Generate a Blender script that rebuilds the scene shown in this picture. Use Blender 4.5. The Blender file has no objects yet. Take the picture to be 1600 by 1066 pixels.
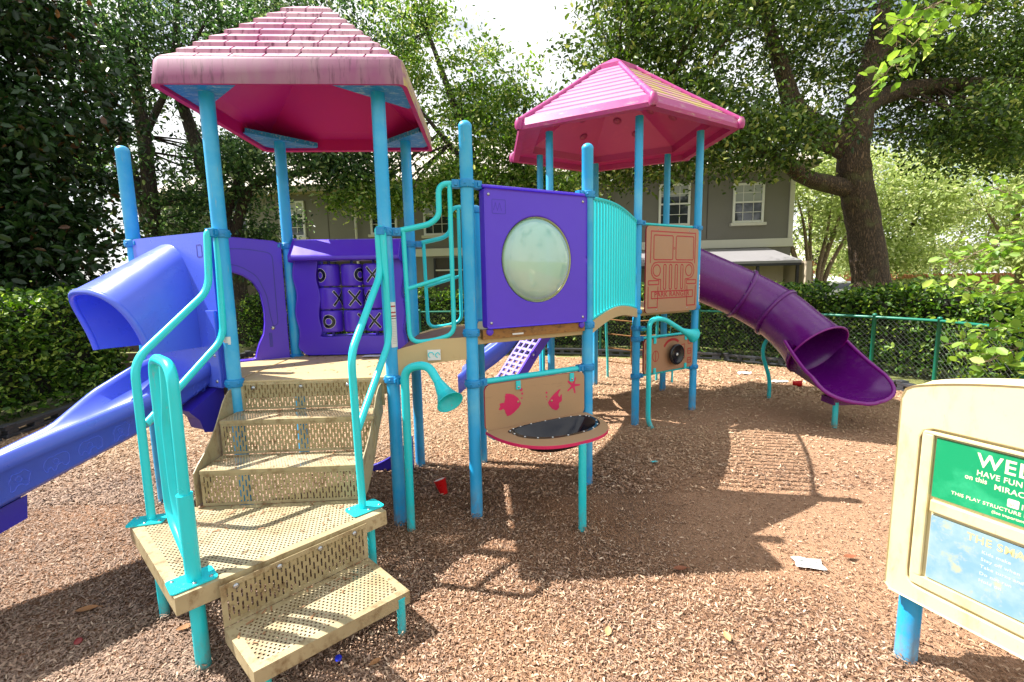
import bpy, bmesh, math, random
import numpy as np
from mathutils import Vector, Matrix
PI = math.pi
SC = bpy.context.scene
COL = SC.collection
rnd = random.Random(7)
rng = np.random.default_rng(11)

# ------------------------------------------------------------------ camera
PITCH, ROLL, HC = 0.13107, -0.01973, 1.65
cp, sp_ = math.cos(PITCH), math.sin(PITCH)
fw = Vector((0, cp, -sp_)); up0 = Vector((0, sp_, cp)); rt0 = Vector((1, 0, 0))
rt = rt0*math.cos(ROLL) + up0*math.sin(ROLL)
up = up0*math.cos(ROLL) - rt0*math.sin(ROLL)
cam = bpy.data.cameras.new("camera")
cam.sensor_width = 36.0
cam.lens = 731.86/1600*36
cam.clip_start = 0.05
cam.clip_end = 1500
co = bpy.data.objects.new("camera", cam)
co.matrix_world = Matrix(((rt.x, up.x, -fw.x, 0), (rt.y, up.y, -fw.y, 0), (rt.z, up.z, -fw.z, HC), (0, 0, 0, 1)))
COL.objects.link(co)
SC.camera = co

# ------------------------------------------------------------------ world, sun, exposure
SUN_EL = math.radians(53.4)
to_sun = Vector((-0.981*math.cos(SUN_EL), 0.1955*math.cos(SUN_EL), math.sin(SUN_EL))).normalized()
world = bpy.data.worlds.new("World")
SC.world = world
world.use_nodes = True
nt = world.node_tree
bg = nt.nodes['Background']
sky = nt.nodes.new('ShaderNodeTexSky')
sky.sky_type = 'NISHITA'
sky.sun_disc = False
sky.sun_elevation = SUN_EL
sky.sun_rotation = math.atan2(to_sun.x, to_sun.y)
tc = nt.nodes.new('ShaderNodeTexCoord')
cn = nt.nodes.new('ShaderNodeTexNoise')
cn.inputs['Scale'].default_value = 2.6
cn.inputs['Detail'].default_value = 6
cn.inputs['Roughness'].default_value = 0.6
cr = nt.nodes.new('ShaderNodeValToRGB')
cr.color_ramp.elements[0].position = 0.36
cr.color_ramp.elements[1].position = 0.50
mx = nt.nodes.new('ShaderNodeMix')
mx.data_type = 'RGBA'
nt.links.new(tc.outputs['Generated'], cn.inputs['Vector'])
nt.links.new(cn.outputs['Fac'], cr.inputs['Fac'])
nt.links.new(cr.outputs['Color'], mx.inputs['Factor'])
nt.links.new(sky.outputs['Color'], mx.inputs['A'])
mx.inputs['B'].default_value = (12.0, 12.1, 12.3, 1)
nt.links.new(mx.outputs['Result'], bg.inputs['Color'])
bg.inputs['Strength'].default_value = 0.051
sun = bpy.data.lights.new("sun", 'SUN')
sun.energy = 5.0
sun.angle = math.radians(0.4)
sun.color = (1.0, 0.95, 0.88)
so = bpy.data.objects.new("sun", sun)
so.rotation_euler = to_sun.to_track_quat('Z', 'Y').to_euler()
so.location = to_sun*30
COL.objects.link(so)
SC.view_settings.view_transform = 'Standard'
SC.view_settings.look = 'None'
SC.view_settings.gamma = 1.0
SC.view_settings.exposure = 1.30
SC.cycles.max_bounces = 8
SC.cycles.transparent_max_bounces = 16
SC.cycles.caustics_reflective = False
SC.cycles.caustics_refractive = False

# ------------------------------------------------------------------ node helpers and materials
def lin(c):
    c = c/255.0
    return c/12.92 if c <= 0.04045 else ((c+0.055)/1.055)**2.4
def rgb(r, g, b): return (lin(r), lin(g), lin(b), 1.0)
def scl(c, k): return (min(1, c[0]*k), min(1, c[1]*k), min(1, c[2]*k), 1.0)

class Mat:
    def __init__(s, name):
        s.m = bpy.data.materials.new(name); s.m.use_nodes = True
        s.t = s.m.node_tree; s.b = s.t.nodes['Principled BSDF']; s.out = s.t.nodes['Material Output']
    def n(s, kind, **k):
        x = s.t.nodes.new(kind)
        for a, v in k.items(): setattr(x, a, v)
        return x
    def l(s, a, b): s.t.links.new(a, b)
    def coord(s, scale=(1, 1, 1)):
        c = s.n('ShaderNodeTexCoord'); mp = s.n('ShaderNodeMapping'); mp.inputs['Scale'].default_value = scale
        s.l(c.outputs['Object'], mp.inputs['Vector']); return mp.outputs['Vector']
    def noise(s, vec, scale, detail=3, rough=0.55):
        x = s.n('ShaderNodeTexNoise'); x.inputs['Scale'].default_value = scale; x.inputs['Detail'].default_value = detail
        x.inputs['Roughness'].default_value = rough; s.l(vec, x.inputs['Vector']); return x.outputs['Fac']
    def ramp(s, fac, a, b, ca=(0, 0, 0, 1), cb=(1, 1, 1, 1)):
        x = s.n('ShaderNodeValToRGB'); e = x.color_ramp.elements
        e[0].position, e[1].position = a, b; e[0].color, e[1].color = ca, cb
        s.l(fac, x.inputs['Fac']); return x.outputs['Color']
    def mix(s, fac, a, b):
        x = s.n('ShaderNodeMix'); x.data_type = 'RGBA'
        for sock, v in (('Factor', fac), ('A', a), ('B', b)):
            if hasattr(v, 'is_linked') or hasattr(v, 'links'): s.l(v, x.inputs[sock])
            else: x.inputs[sock].default_value = v
        return x.outputs['Result']
    def math(s, op, a, b=None, c=None):
        x = s.n('ShaderNodeMath', operation=op)
        for i, v in enumerate((a, b, c)):
            if v is None: continue
            if hasattr(v, 'links'): s.l(v, x.inputs[i])
            else: x.inputs[i].default_value = v
        return x.outputs[0]
    def color(s, c):
        if hasattr(c, 'links'): s.l(c, s.b.inputs['Base Color'])
        else: s.b.inputs['Base Color'].default_value = c
    def rough(s, r):
        if hasattr(r, 'links'): s.l(r, s.b.inputs['Roughness'])
        else: s.b.inputs['Roughness'].default_value = r
    def bump(s, h, strength=0.3, dist=0.01):
        x = s.n('ShaderNodeBump'); x.inputs['Strength'].default_value = strength; x.inputs['Distance'].default_value = dist
        s.l(h, x.inputs['Height']); s.l(x.outputs['Normal'], s.b.inputs['Normal'])

def plastic(name, c, rough=0.38, var=0.12, scale=6, fade=None, fade_at=(0.5, 0.75), dirt=None, dirt_scale=(14, 14, 14), dirt_at=(0.6, 0.75), bump=0.06, spec=0.5, foot=0):
    """moulded or powder coated surface: tone drifts over it, a chalky fade and small dirt marks lie on it"""
    M = Mat(name); v = M.coord()
    f = M.noise(v, scale, 4)
    col = M.mix(f, scl(c, 1-var), scl(c, 1+var))
    if fade:
        f2 = M.ramp(M.noise(v, 2.3, 5, 0.65), fade_at[0], fade_at[1]); col = M.mix(f2, col, fade)
    if dirt:
        f3 = M.ramp(M.noise(M.coord(dirt_scale), 1.0, 5, 0.7), dirt_at[0], dirt_at[1]); col = M.mix(f3, col, dirt)
    if foot:
        zz = M.n('ShaderNodeSeparateXYZ'); M.l(v, zz.inputs[0])
        g = M.math('MULTIPLY', M.ramp(M.math('SUBTRACT', 1.0, M.math('MULTIPLY', zz.outputs['Z'], foot)), .35, 1.0), M.ramp(M.noise(M.coord((24, 24, 10)), 1.0, 5, .7), .40, .62))
        col = M.mix(M.math('MULTIPLY', g, .75), col, rgb(132, 104, 78))
        sc = M.ramp(M.noise(M.coord((38, 38, 3)), 1.0, 4, .75), .63, .70); col = M.mix(M.math('MULTIPLY', sc, .6), col, rgb(134, 160, 172))
    M.color(col)
    M.rough(M.math('MULTIPLY_ADD', M.noise(v, 9, 3), 0.25, rough-0.12))
    M.b.inputs['Specular IOR Level'].default_value = spec
    M.bump(M.noise(v, 160, 2), bump, 0.004)
    return M.m

BLUE = rgb(34, 160, 218); TURQ = rgb(34, 200, 208); PURP = rgb(78, 44, 198); SLIDE = rgb(78, 100, 214)
M_post = plastic('blue_post_paint', BLUE, 0.40, 0.14, 3, fade=rgb(92, 184, 222), fade_at=(0.48, 0.74), dirt=rgb(110, 170, 200), dirt_scale=(60, 60, 60), dirt_at=(0.70, 0.76), foot=2.6)
M_clamp = plastic('blue_clamp_paint', rgb(16, 130, 190), 0.4, 0.2, 30, dirt=rgb(175, 190, 180), dirt_scale=(70, 70, 70), dirt_at=(0.66, 0.72))
M_brk = plastic('scraped_bracket_paint', rgb(20, 130, 185), 0.5, 0.2, 10, dirt=rgb(150, 185, 200), dirt_scale=(22, 90, 50), dirt_at=(0.55, 0.6))
M_turq = plastic('turquoise_paint', TURQ, 0.32, 0.08, 4, dirt=rgb(90, 190, 190), dirt_scale=(50, 50, 50), dirt_at=(0.68, 0.76), foot=3.2)
M_purp = plastic('purple_plastic', PURP, 0.36, 0.07, 3, fade=rgb(80, 48, 200), fade_at=(0.5, 0.85))
M_vio = plastic('violet_slide_plastic', SLIDE, 0.30, 0.05, 2, fade=rgb(88, 106, 214), fade_at=(0.5, 0.8), dirt=rgb(100, 110, 190), dirt_scale=(30, 30, 6), dirt_at=(0.68, 0.8))
M_viod = plastic('deep_violet_plastic', rgb(50, 38, 160), 0.35, 0.06, 3)
M_tube = plastic('dark_purple_plastic', rgb(92, 10, 110), 0.26, 0.08, 2, dirt=rgb(112, 74, 110), dirt_scale=(9, 9, 14), dirt_at=(0.60, 0.78))
M_tuberim = plastic('magenta_rim_plastic', rgb(118, 18, 124), 0.22, 0.05, 2)
M_mag = plastic('magenta_plastic', rgb(186, 24, 108), 0.42, 0.06, 3, spec=0.3)
M_mag2 = plastic('deep_pink_plastic', rgb(166, 30, 108), 0.40, 0.08, 3, dirt=rgb(176, 40, 110), dirt_scale=(5, 5, 9), dirt_at=(0.55, 0.75))
M_tan = plastic('tan_coated_metal', rgb(156, 142, 108), 0.5, 0.14, 6, fade=rgb(176, 162, 126), fade_at=(0.45, 0.7), dirt=rgb(104, 78, 44), dirt_scale=(16, 16, 12), dirt_at=(0.50, 0.74))
M_tanp = plastic('tan_plastic', rgb(186, 164, 120), 0.5, 0.06, 4, dirt=rgb(140, 110, 72), dirt_scale=(7, 7, 5), dirt_at=(0.6, 0.8))
M_rust = plastic('worn_brown_metal', rgb(140, 98, 44), 0.6, 0.25, 14, dirt=rgb(84, 54, 26), dirt_scale=(20, 20, 40), dirt_at=(0.5, 0.66))
M_deckb = plastic('worn_brown_deck', rgb(110, 74, 62), 0.6, 0.15, 12)
M_board = plastic('sandy_board', rgb(166, 134, 100), 0.5, 0.05, 5, dirt=rgb(140, 112, 84), dirt_scale=(4, 4, 30), dirt_at=(0.6, 0.8))
M_board2 = plastic('clay_board', rgb(160, 122, 92), 0.5, 0.05, 5)
M_pinkcore = plastic('pink_board_core', rgb(196, 26, 88), 0.45, 0.06, 6)
M_redline = plastic('red_board_line', rgb(160, 30, 40), 0.5, 0.08, 8)
M_black = plastic('black_plastic', rgb(18, 18, 26), 0.25, 0.2, 6)
M_navy = plastic('navy_basin_plastic', rgb(16, 17, 30), 0.2, 0.2, 5)
M_white = plastic('white_paint', rgb(226, 226, 222), 0.4, 0.03, 6)
M_steel = plastic('bolt_steel', rgb(170, 172, 175), 0.25, 0.1, 30); M_steel.node_tree.nodes['Principled BSDF'].inputs['Metallic'].default_value = 0.9
M_red = plastic('red_cup_plastic', rgb(196, 18, 22), 0.3, 0.06, 9)
M_paper = plastic('white_paper', rgb(224, 226, 224), 0.7, 0.04, 30)
M_greenpaint = plastic('green_fence_paint', rgb(18, 112, 92), 0.35, 0.1, 6)
M_wire = plastic('galvanised_wire', rgb(104, 112, 106), 0.4, 0.1, 20); M_wire.node_tree.nodes['Principled BSDF'].inputs['Metallic'].default_value = 0.5
M_timber = plastic('black_border_plastic', rgb(52, 54, 60), 0.5, 0.25, 6, dirt=rgb(110, 92, 74), dirt_scale=(12, 12, 22), dirt_at=(0.58, 0.75))
M_label = plastic('white_label', rgb(214, 216, 214), 0.5, 0.03, 30)

def perforated(name, base, ua, ub, pa, pb, ra, rb, slot):
    """sheet metal with real see-through holes: round holes or tall slots in staggered rows, along two fixed directions of the step"""
    M = Mat(name)
    c = M.n('ShaderNodeTexCoord')
    def dot(u, p):
        d = M.n('ShaderNodeVectorMath', operation='DOT_PRODUCT'); M.l(c.outputs['Object'], d.inputs[0]); d.inputs[1].default_value = u
        return M.math('DIVIDE', d.outputs['Value'], p)
    A, B = dot(ua, pa), dot(ub, pb)
    row = M.math('FLOOR', A if slot else B)
    half = M.math('MULTIPLY', M.math('FLOORED_MODULO', row, 2.0), 0.5)
    if slot: B = M.math('ADD', B, half)
    else: A = M.math('ADD', A, half)
    fa = M.math('MULTIPLY', M.math('SUBTRACT', M.math('FRACT', A), 0.5), pa)
    fb = M.math('MULTIPLY', M.math('SUBTRACT', M.math('FRACT', B), 0.5), pb)
    fb = M.math('MAXIMUM', M.math('SUBTRACT', M.math('ABSOLUTE', fb), rb), 0.0)
    d = M.math('SQRT', M.math('ADD', M.math('MULTIPLY', fa, fa), M.math('MULTIPLY', fb, fb)))
    hole = M.math('LESS_THAN', d, ra)
    v = M.coord()
    col = M.mix(M.noise(v, 8, 4), scl(base, 0.9), scl(base, 1.1))
    col = M.mix(M.math('MULTIPLY', M.ramp(M.noise(v, 2.6, 5, 0.65), 0.42, 0.66), 0.65), col, rgb(128, 108, 66)); col = M.mix(M.ramp(M.noise(v, 16, 5, 0.7), 0.56, 0.70), col, rgb(96, 74, 44))
    M.color(col); M.rough(0.5)
    tr = M.n('ShaderNodeBsdfTransparent'); ms = M.n('ShaderNodeMixShader')
    M.l(hole, ms.inputs['Fac']); M.l(M.b.outputs[0], ms.inputs[1]); M.l(tr.outputs[0], ms.inputs[2])
    M.l(ms.outputs[0], M.out.inputs['Surface'])
    return M.m

def foliage(name, dark, light, odd=None, odd_share=0.06, trans=0.4, rough=0.45):
    M = Mat(name)
    g = M.n('ShaderNodeNewGeometry')
    x = M.n('ShaderNodeValToRGB'); e = x.color_ramp.elements
    e[0].position = 0; e[0].color = dark; e[1].position = 1-odd_share-0.01 if odd else 1.0; e[1].color = light
    if odd:
        q = e.new(1-odd_share); q.color = odd
    M.l(g.outputs['Random Per Island'], x.inputs['Fac'])
    M.l(x.outputs['Color'], M.b.inputs['Base Color']); M.rough(rough)
    M.b.inputs['Specular IOR Level'].default_value = 0.4
    t = M.n('ShaderNodeBsdfTranslucent'); ms = M.n('ShaderNodeMixShader'); ms.inputs['Fac'].default_value = trans
    h = M.n('ShaderNodeHueSaturation'); h.inputs['Value'].default_value = 1.5; h.inputs['Saturation'].default_value = 1.1; h.inputs['Hue'].default_value = 0.49
    M.l(x.outputs['Color'], h.inputs['Color']); M.l(h.outputs['Color'], t.inputs['Color'])
    M.l(M.b.outputs[0], ms.inputs[1]); M.l(t.outputs[0], ms.inputs[2]); M.l(ms.outputs[0], M.out.inputs['Surface'])
    return M.m

def bark(name, a, b, scale=(9, 9, 2.2)):
    M = Mat(name); v = M.coord(scale)
    vo = M.n('ShaderNodeTexVoronoi'); vo.inputs['Scale'].default_value = 3.0; vo.feature = 'DISTANCE_TO_EDGE'
    wob = M.n('ShaderNodeVectorMath', operation='ADD'); nn = M.n('ShaderNodeTexNoise'); nn.inputs['Scale'].default_value = 2.0
    M.l(v, nn.inputs['Vector']); M.l(v, wob.inputs[0]); M.l(nn.outputs['Color'], wob.inputs[1]); M.l(wob.outputs[0], vo.inputs['Vector'])
    f = M.ramp(vo.outputs['Distance'], 0.0, 0.35)
    col = M.mix(f, a, b)
    col = M.mix(M.ramp(M.noise(M.coord(), 2.5, 4), 0.55, 0.7), col, rgb(92, 92, 58))
    M.color(col); M.rough(0.85); M.bump(f, 0.8, 0.03)
    return M.m

# ------------------------------------------------------------------ mesh helpers
def V(*a): return Vector(a)
class MB:
    def __init__(s): s.v = []; s.f = []; s.m = []; s.s = []
    def add(s, vs, fs, mat=0, smooth=False):
        o = len(s.v); s.v += [tuple(p) for p in vs]
        for f in fs:
            s.f.append(tuple(i+o for i in f)); s.m.append(mat); s.s.append(smooth)
    def box(s, c, size, axes=None, mat=0):
        c = Vector(c); ax = axes or (V(1, 0, 0), V(0, 1, 0), V(0, 0, 1)); h = [q*0.5 for q in size]
        vs = [c+ax[0]*(h[0]*i)+ax[1]*(h[1]*j)+ax[2]*(h[2]*k) for i in (-1, 1) for j in (-1, 1) for k in (-1, 1)]
        s.add(vs, [(0, 1, 3, 2), (4, 6, 7, 5), (0, 4, 5, 1), (2, 3, 7, 6), (0, 2, 6, 4), (1, 5, 7, 3)], mat)
    def tube(s, pts, r, n=12, mat=0, cap=True, closed=False):
        P = [Vector(p) for p in pts]; N = len(P); R = r if isinstance(r, (list, tuple)) else [r]*N
        T = []
        for i in range(N):
            a = P[(i-1) % N] if (closed or i) else P[0]; b = P[(i+1) % N] if (closed or i < N-1) else P[-1]
            T.append((b-a).normalized())
        ref = V(0, 0, 1) if abs(T[0].z) < 0.9 else V(1, 0, 0)
        u = (ref - T[0]*ref.dot(T[0])).normalized(); rings = []; U = []
        for i in range(N):
            u = (u - T[i]*u.dot(T[i])).normalized(); w = T[i].cross(u); U.append((u, w))
            rings.append([P[i]+(u*math.cos(2*PI*k/n)+w*math.sin(2*PI*k/n))*R[i] for k in range(n)])
        vs = [p for q in rings for p in q]; fs = []
        for i in range(N if closed else N-1):
            j = (i+1) % N
            for k in range(n):
                fs.append((i*n+k, i*n+(k+1) % n, j*n+(k+1) % n, j*n+k))
        s.add(vs, fs, mat, True)
        if cap and not closed:
            s.add(rings[0], [tuple(range(n))[::-1]], mat); s.add(rings[-1], [tuple(range(n))], mat)
    def prism(s, poly, d, mat=0, side=None, back=None):
        P = [Vector(p) for p in poly]; d = Vector(d); n = len(P); side = mat if side is None else side; back = mat if back is None else back
        s.add(P, [tuple(range(n))], mat); s.add([p+d for p in P], [tuple(range(n))[::-1]], back)
        s.add(P+[p+d for p in P], [(i, n+i, n+(i+1) % n, (i+1) % n) for i in range(n)], side)
    def ring(s, out, inn, d, mat=0, side=None, smooth_in=True):
        d = Vector(d); O = [Vector(p) for p in out]; I = [Vector(p) for p in inn]; n = len(O); side = mat if side is None else side
        q = [(i, (i+1) % n, n+(i+1) % n, n+i) for i in range(n)]
        s.add(O+I, q, mat); s.add([p+d for p in O+I], [f[::-1] for f in q], mat)
        s.add(O+[p+d for p in O], [(i, n+i, n+(i+1) % n, (i+1) % n) for i in range(n)], side)
        s.add(I+[p+d for p in I], [(i, (i+1) % n, n+(i+1) % n, n+i) for i in range(n)], side, smooth_in)
    def lathe(s, o, axis, prof, n=20, mat=0, smooth=True):
        o = Vector(o); a = Vector(axis).normalized(); ref = V(0, 0, 1) if abs(a.z) < 0.9 else V(1, 0, 0)
        u = (ref-a*ref.dot(a)).normalized(); w = a.cross(u)
        vs = [o+a*h+(u*math.cos(2*PI*k/n)+w*math.sin(2*PI*k/n))*max(r, 1e-4) for r, h in prof for k in range(n)]
        fs = [(i*n+k, i*n+(k+1) % n, (i+1)*n+(k+1) % n, (i+1)*n+k) for i in range(len(prof)-1) for k in range(n)]
        s.add(vs, fs, mat, smooth)
    def grid(s, G, mat=0, smooth=True, wrap=False):
        a, b = len(G), len(G[0]); vs = [p for r in G for p in r]; fs = []
        for i in range(a-1):
            for j in range(b if wrap else b-1):
                k = (j+1) % b; fs.append((i*b+j, i*b+k, (i+1)*b+k, (i+1)*b+j))
        s.add(vs, fs, mat, smooth)
    def build(s, name, mats, parent=None, bevel=0, recalc=True):
        me = bpy.data.meshes.new(name); me.from_pydata(s.v, [], s.f)
        for m in (mats if isinstance(mats, (list, tuple)) else [mats]): me.materials.append(m)
        me.polygons.foreach_set('material_index', s.m); me.polygons.foreach_set('use_smooth', s.s)
        if recalc:
            b = bmesh.new(); b.from_mesh(me); bmesh.ops.recalc_face_normals(b, faces=b.faces); b.to_mesh(me); b.free()
        me.update()
        o = bpy.data.objects.new(name, me); COL.objects.link(o)
        if parent is not None:
            o.parent = parent
            if parent.parent is None: o.matrix_parent_inverse = Matrix.Translation(-parent.location)
        if bevel:
            # weld split edges first so that the bevel sees them
            w = o.modifiers.new('weld', 'WELD'); w.merge_threshold = 0.0005
            q = o.modifiers.new('bevel', 'BEVEL'); q.width = bevel; q.segments = 2; q.limit_method = 'ANGLE'; q.angle_limit = math.radians(40)
        return o

def tag(o, label=None, cat=None, group=None, kind=None):
    if label: o['label'] = label
    if cat: o['category'] = cat
    if group: o['group'] = group
    if kind: o['kind'] = kind
    return o
def empty(name, loc, label, cat, group=None):
    o = bpy.data.objects.new(name, None); o.location = loc; o.empty_display_size = 0.2; COL.objects.link(o)
    return tag(o, label, cat, group)

class Frame:
    """vertical plane through two plan points: s along it, o out of it (to the right of a->b), z up"""
    def __init__(s, a, b):
        s.a = V(a[0], a[1], 0); d = V(b[0]-a[0], b[1]-a[1], 0); s.L = d.length; s.u = d.normalized(); s.n = V(s.u.y, -s.u.x, 0)
    def p(s, x, z, o=0.0): return s.a + s.u*x + s.n*o + V(0, 0, z)
    @property
    def ax(s): return (s.u, s.n, V(0, 0, 1))

def fillet(pts, r, k=5):
    P = [Vector(p) for p in pts]; out = [P[0]]
    for i in range(1, len(P)-1):
        a, b, c = P[i-1], P[i], P[i+1]; d = min(r, (a-b).length*0.48, (c-b).length*0.48)
        p, q = b+(a-b).normalized()*d, b+(c-b).normalized()*d
        for t in range(k+1):
            t /= k; out.append(p*(1-t)**2 + b*(2*t*(1-t)) + q*t*t)
    out.append(P[-1]); return out
def rrect(x0, z0, x1, z1, r, k=5):
    out = []
    for cx, cz, a0 in ((x1-r, z1-r, 0), (x0+r, z1-r, 90), (x0+r, z0+r, 180), (x1-r, z0+r, 270)):
        for i in range(k+1):
            a = math.radians(a0+90*i/k); out.append((cx+r*math.cos(a), cz+r*math.sin(a)))
    return out
def raypoly(c, ang, poly):
    dx, dz = math.cos(ang), math.sin(ang); best = None
    n = len(poly)
    for i in range(n):
        x1, z1 = poly[i]; x2, z2 = poly[(i+1) % n]; ex, ez = x2-x1, z2-z1
        den = dx*ez-dz*ex
        if abs(den) < 1e-12: continue
        t = ((x1-c[0])*ez-(z1-c[1])*ex)/den; q = ((x1-c[0])*dz-(z1-c[1])*dx)/den
        if t > 0 and -1e-9 <= q <= 1+1e-9 and (best is None or t > best): best = t
    return (c[0]+dx*best, c[1]+dz*best)
def matched(outer, inner, c, n=72, extra=()):
    A = sorted(set([2*PI*i/n for i in range(n)] + [math.atan2(z-c[1], x-c[0]) % (2*PI) for x, z in extra]))
    return [raypoly(c, a, outer) for a in A], [raypoly(c, a, inner) for a in A]
def ribbon(mb, F, pts, w, o, mat=0, closed=False):
    """a flat engraved line on a board, mitred so that it never overlaps itself"""
    P = [Vector((x, z)) for x, z in pts]; n = len(P); L = []; R = []
    for i in range(n):
        a = P[i-1] if (closed or i) else None; b = P[(i+1) % n] if (closed or i < n-1) else None
        d1 = (P[i]-a).normalized() if a is not None else (b-P[i]).normalized()
        d2 = (b-P[i]).normalized() if b is not None else d1
        n1, n2 = V(-d1.y, d1.x), V(-d2.y, d2.x); m = n1+n2
        m = m.normalized() if m.length > 1e-6 else n1
        k = w/2/max(0.45, m.dot(n1)); L.append(P[i]+m*k); R.append(P[i]-m*k)
    vs = [F.p(q.x, q.y, o) for q in L+R]
    mb.add(vs, [(i, (i+1) % n, n+(i+1) % n, n+i) for i in range(n if closed else n-1)], mat)
def text_into(mb, txt, size, place, mat=0, extrude=0.0, spacing=1.0):
    cu = bpy.data.curves.new('lettering', 'FONT'); cu.body = txt; cu.size = size; cu.extrude = extrude; cu.space_character = spacing; cu.offset = size*0.018
    t = bpy.data.objects.new('lettering', cu); me = bpy.data.meshes.new_from_object(t)
    vs = [place(v.co.x, v.co.y, v.co.z) for v in me.vertices]
    mb.add(vs, [tuple(p.vertices) for p in me.polygons], mat)
    bpy.data.objects.remove(t); bpy.data.curves.remove(cu); bpy.data.meshes.remove(me)

def np_mesh(name, verts, faces, mats, mi=None, parent=None, smooth=False):
    """large meshes straight from arrays; faces is an (n, 4) or (n, 3) array"""
    me = bpy.data.meshes.new(name); n, k = faces.shape
    me.vertices.add(len(verts)); me.vertices.foreach_set('co', np.ascontiguousarray(verts, dtype=np.float32).ravel())
    me.loops.add(n*k); me.loops.foreach_set('vertex_index', np.ascontiguousarray(faces, dtype=np.int32).ravel())
    me.polygons.add(n); me.polygons.foreach_set('loop_start', np.arange(0, n*k, k, dtype=np.int32))
    for m in (mats if isinstance(mats, (list, tuple)) else [mats]): me.materials.append(m)
    if mi is not None: me.polygons.foreach_set('material_index', np.ascontiguousarray(mi, dtype=np.int32))
    if smooth: me.polygons.foreach_set('use_smooth', np.ones(n, dtype=bool))
    me.update(calc_edges=True); me.validate()
    o = bpy.data.objects.new(name, me); COL.objects.link(o)
    if parent is not None:
        o.parent = parent
        if parent.parent is None: o.matrix_parent_inverse = Matrix.Translation(-parent.location)
    return o

def leaf_arrays(C, size, jit=0.35, aspect=0.5, up=0.35, fold=0.18):
    """one folded leaf (two triangles-fans as two quads sharing the midrib) per centre"""
    n = len(C)
    nrm = rng.normal(size=(n, 3)); nrm[:, 2] = np.abs(nrm[:, 2])*0.6+up*2*rng.random(n); nrm /= np.linalg.norm(nrm, axis=1)[:, None]
    d = rng.normal(size=(n, 3)); d -= nrm*(d*nrm).sum(1)[:, None]; d /= np.linalg.norm(d, axis=1)[:, None]
    w = np.cross(nrm, d); s = size*(1+jit*rng.uniform(-1, 1, n)); s = s[:, None]
    a = C-d*s*0.5; b = C+d*s*0.5-nrm*s*.05; e = w*s*aspect*0.5+nrm*s*fold*0.5; f = -w*s*aspect*0.5+nrm*s*fold*0.5
    Vt = np.stack([a, C-d*s*.24+f*.86, C+d*s*.18+f*.80, b, C+d*s*.18+e*.80, C-d*s*.24+e*.86], 1).reshape(-1, 3)
    i = np.arange(n)*6
    F = np.concatenate([np.stack([i, i+1, i+2, i+3], 1), np.stack([i, i+3, i+4, i+5], 1)])
    return Vt, F

# ------------------------------------------------------------------ plan of the playground (metres)
F1 = (-1.802, 2.98); F2 = (-.791, 3.036); B1 = (-1.858, 3.991); B2 = (-.847, 4.046); P0 = (-2.705, 3.437)
P7 = (-.271, 3.118); P9 = (.584, 3.601); P5 = (-.287, 4.09)
HX = [(1.368, 5.117), (2.221, 5.661), (2.177, 6.672), (1.279, 7.139), (.425, 6.595), (.47, 5.584)]
HCTR = (1.323, 6.128); D1, D2 = 1.03, 1.295

# ------------------------------------------------------------------ ground
def flat(name, poly, z, m, kind='structure'):
    mb = MB(); mb.add([(x, y, z) for x, y in poly], [tuple(range(len(poly)))]); o = mb.build(name, m, recalc=False); return tag(o, kind=kind)
M = Mat('lawn'); v = M.coord()
M.color(M.mix(M.noise(v, 1.2, 6, 0.7), rgb(96, 110, 52), rgb(150, 146, 88))); M.rough(0.9); M.bump(M.noise(v, 60, 4), 0.6, 0.05)
flat('ground', [(300*math.cos(i*PI/24), 300*math.sin(i*PI/24)+20) for i in range(48)], -0.03, M.m)
M = Mat('mulch'); v = M.coord((1, 1, 1))
def chipnoise(M, ang, sc):
    c = M.n('ShaderNodeTexCoord'); mp = M.n('ShaderNodeMapping'); mp.inputs['Rotation'].default_value = (0, 0, ang); mp.inputs['Scale'].default_value = (sc, sc*0.3, sc)
    M.l(c.outputs['Object'], mp.inputs['Vector']); x = M.n('ShaderNodeTexVoronoi'); x.inputs['Scale'].default_value = 1.0; M.l(mp.outputs['Vector'], x.inputs['Vector']); return x
va, vb = chipnoise(M, 0.5, 150), chipnoise(M, 2.0, 125)
h = M.math('MAXIMUM', M.math('SUBTRACT', 1.0, va.outputs['Distance']), M.math('SUBTRACT', 0.95, vb.outputs['Distance']))
sel = M.mix(M.math('GREATER_THAN', va.outputs['Distance'], vb.outputs['Distance']), va.outputs['Color'], vb.outputs['Color'])
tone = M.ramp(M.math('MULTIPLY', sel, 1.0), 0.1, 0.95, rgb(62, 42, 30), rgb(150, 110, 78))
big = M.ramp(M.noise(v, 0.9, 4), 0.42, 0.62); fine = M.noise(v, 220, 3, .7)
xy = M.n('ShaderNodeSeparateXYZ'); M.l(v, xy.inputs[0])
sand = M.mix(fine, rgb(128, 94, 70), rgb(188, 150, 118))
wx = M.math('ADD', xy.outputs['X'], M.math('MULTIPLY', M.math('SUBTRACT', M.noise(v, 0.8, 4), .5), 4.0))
M.color(M.mix(M.math('MULTIPLY', M.ramp(M.math('DIVIDE', wx, 3.0), 0.1, 0.5), .85), M.mix(M.math('MULTIPLY', M.ramp(M.math('DIVIDE', xy.outputs['Y'], 8.0), .5, .62), .5), M.mix(big, tone, M.mix(0.55, tone, rgb(150, 106, 74))), rgb(186, 150, 114)), sand)); M.rough(0.9); M.bump(h, 0.9, 0.012)  # bed turns paler further back: sunlight of that patch painted into the colour
MULCH = [(-5.75, -3), (7, -3), (6.1, 4.2), (5.75, 5.4), (5.75, 6.6), (5.1, 7.9), (3.7, 9.1), (-2.0, 10.5), (-6.1, 11.1)]
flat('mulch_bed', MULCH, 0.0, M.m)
M = Mat('asphalt'); M.color(M.mix(M.noise(M.coord(), 30, 4), rgb(92, 92, 92), rgb(120, 118, 116))); M.rough(0.9)
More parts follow.
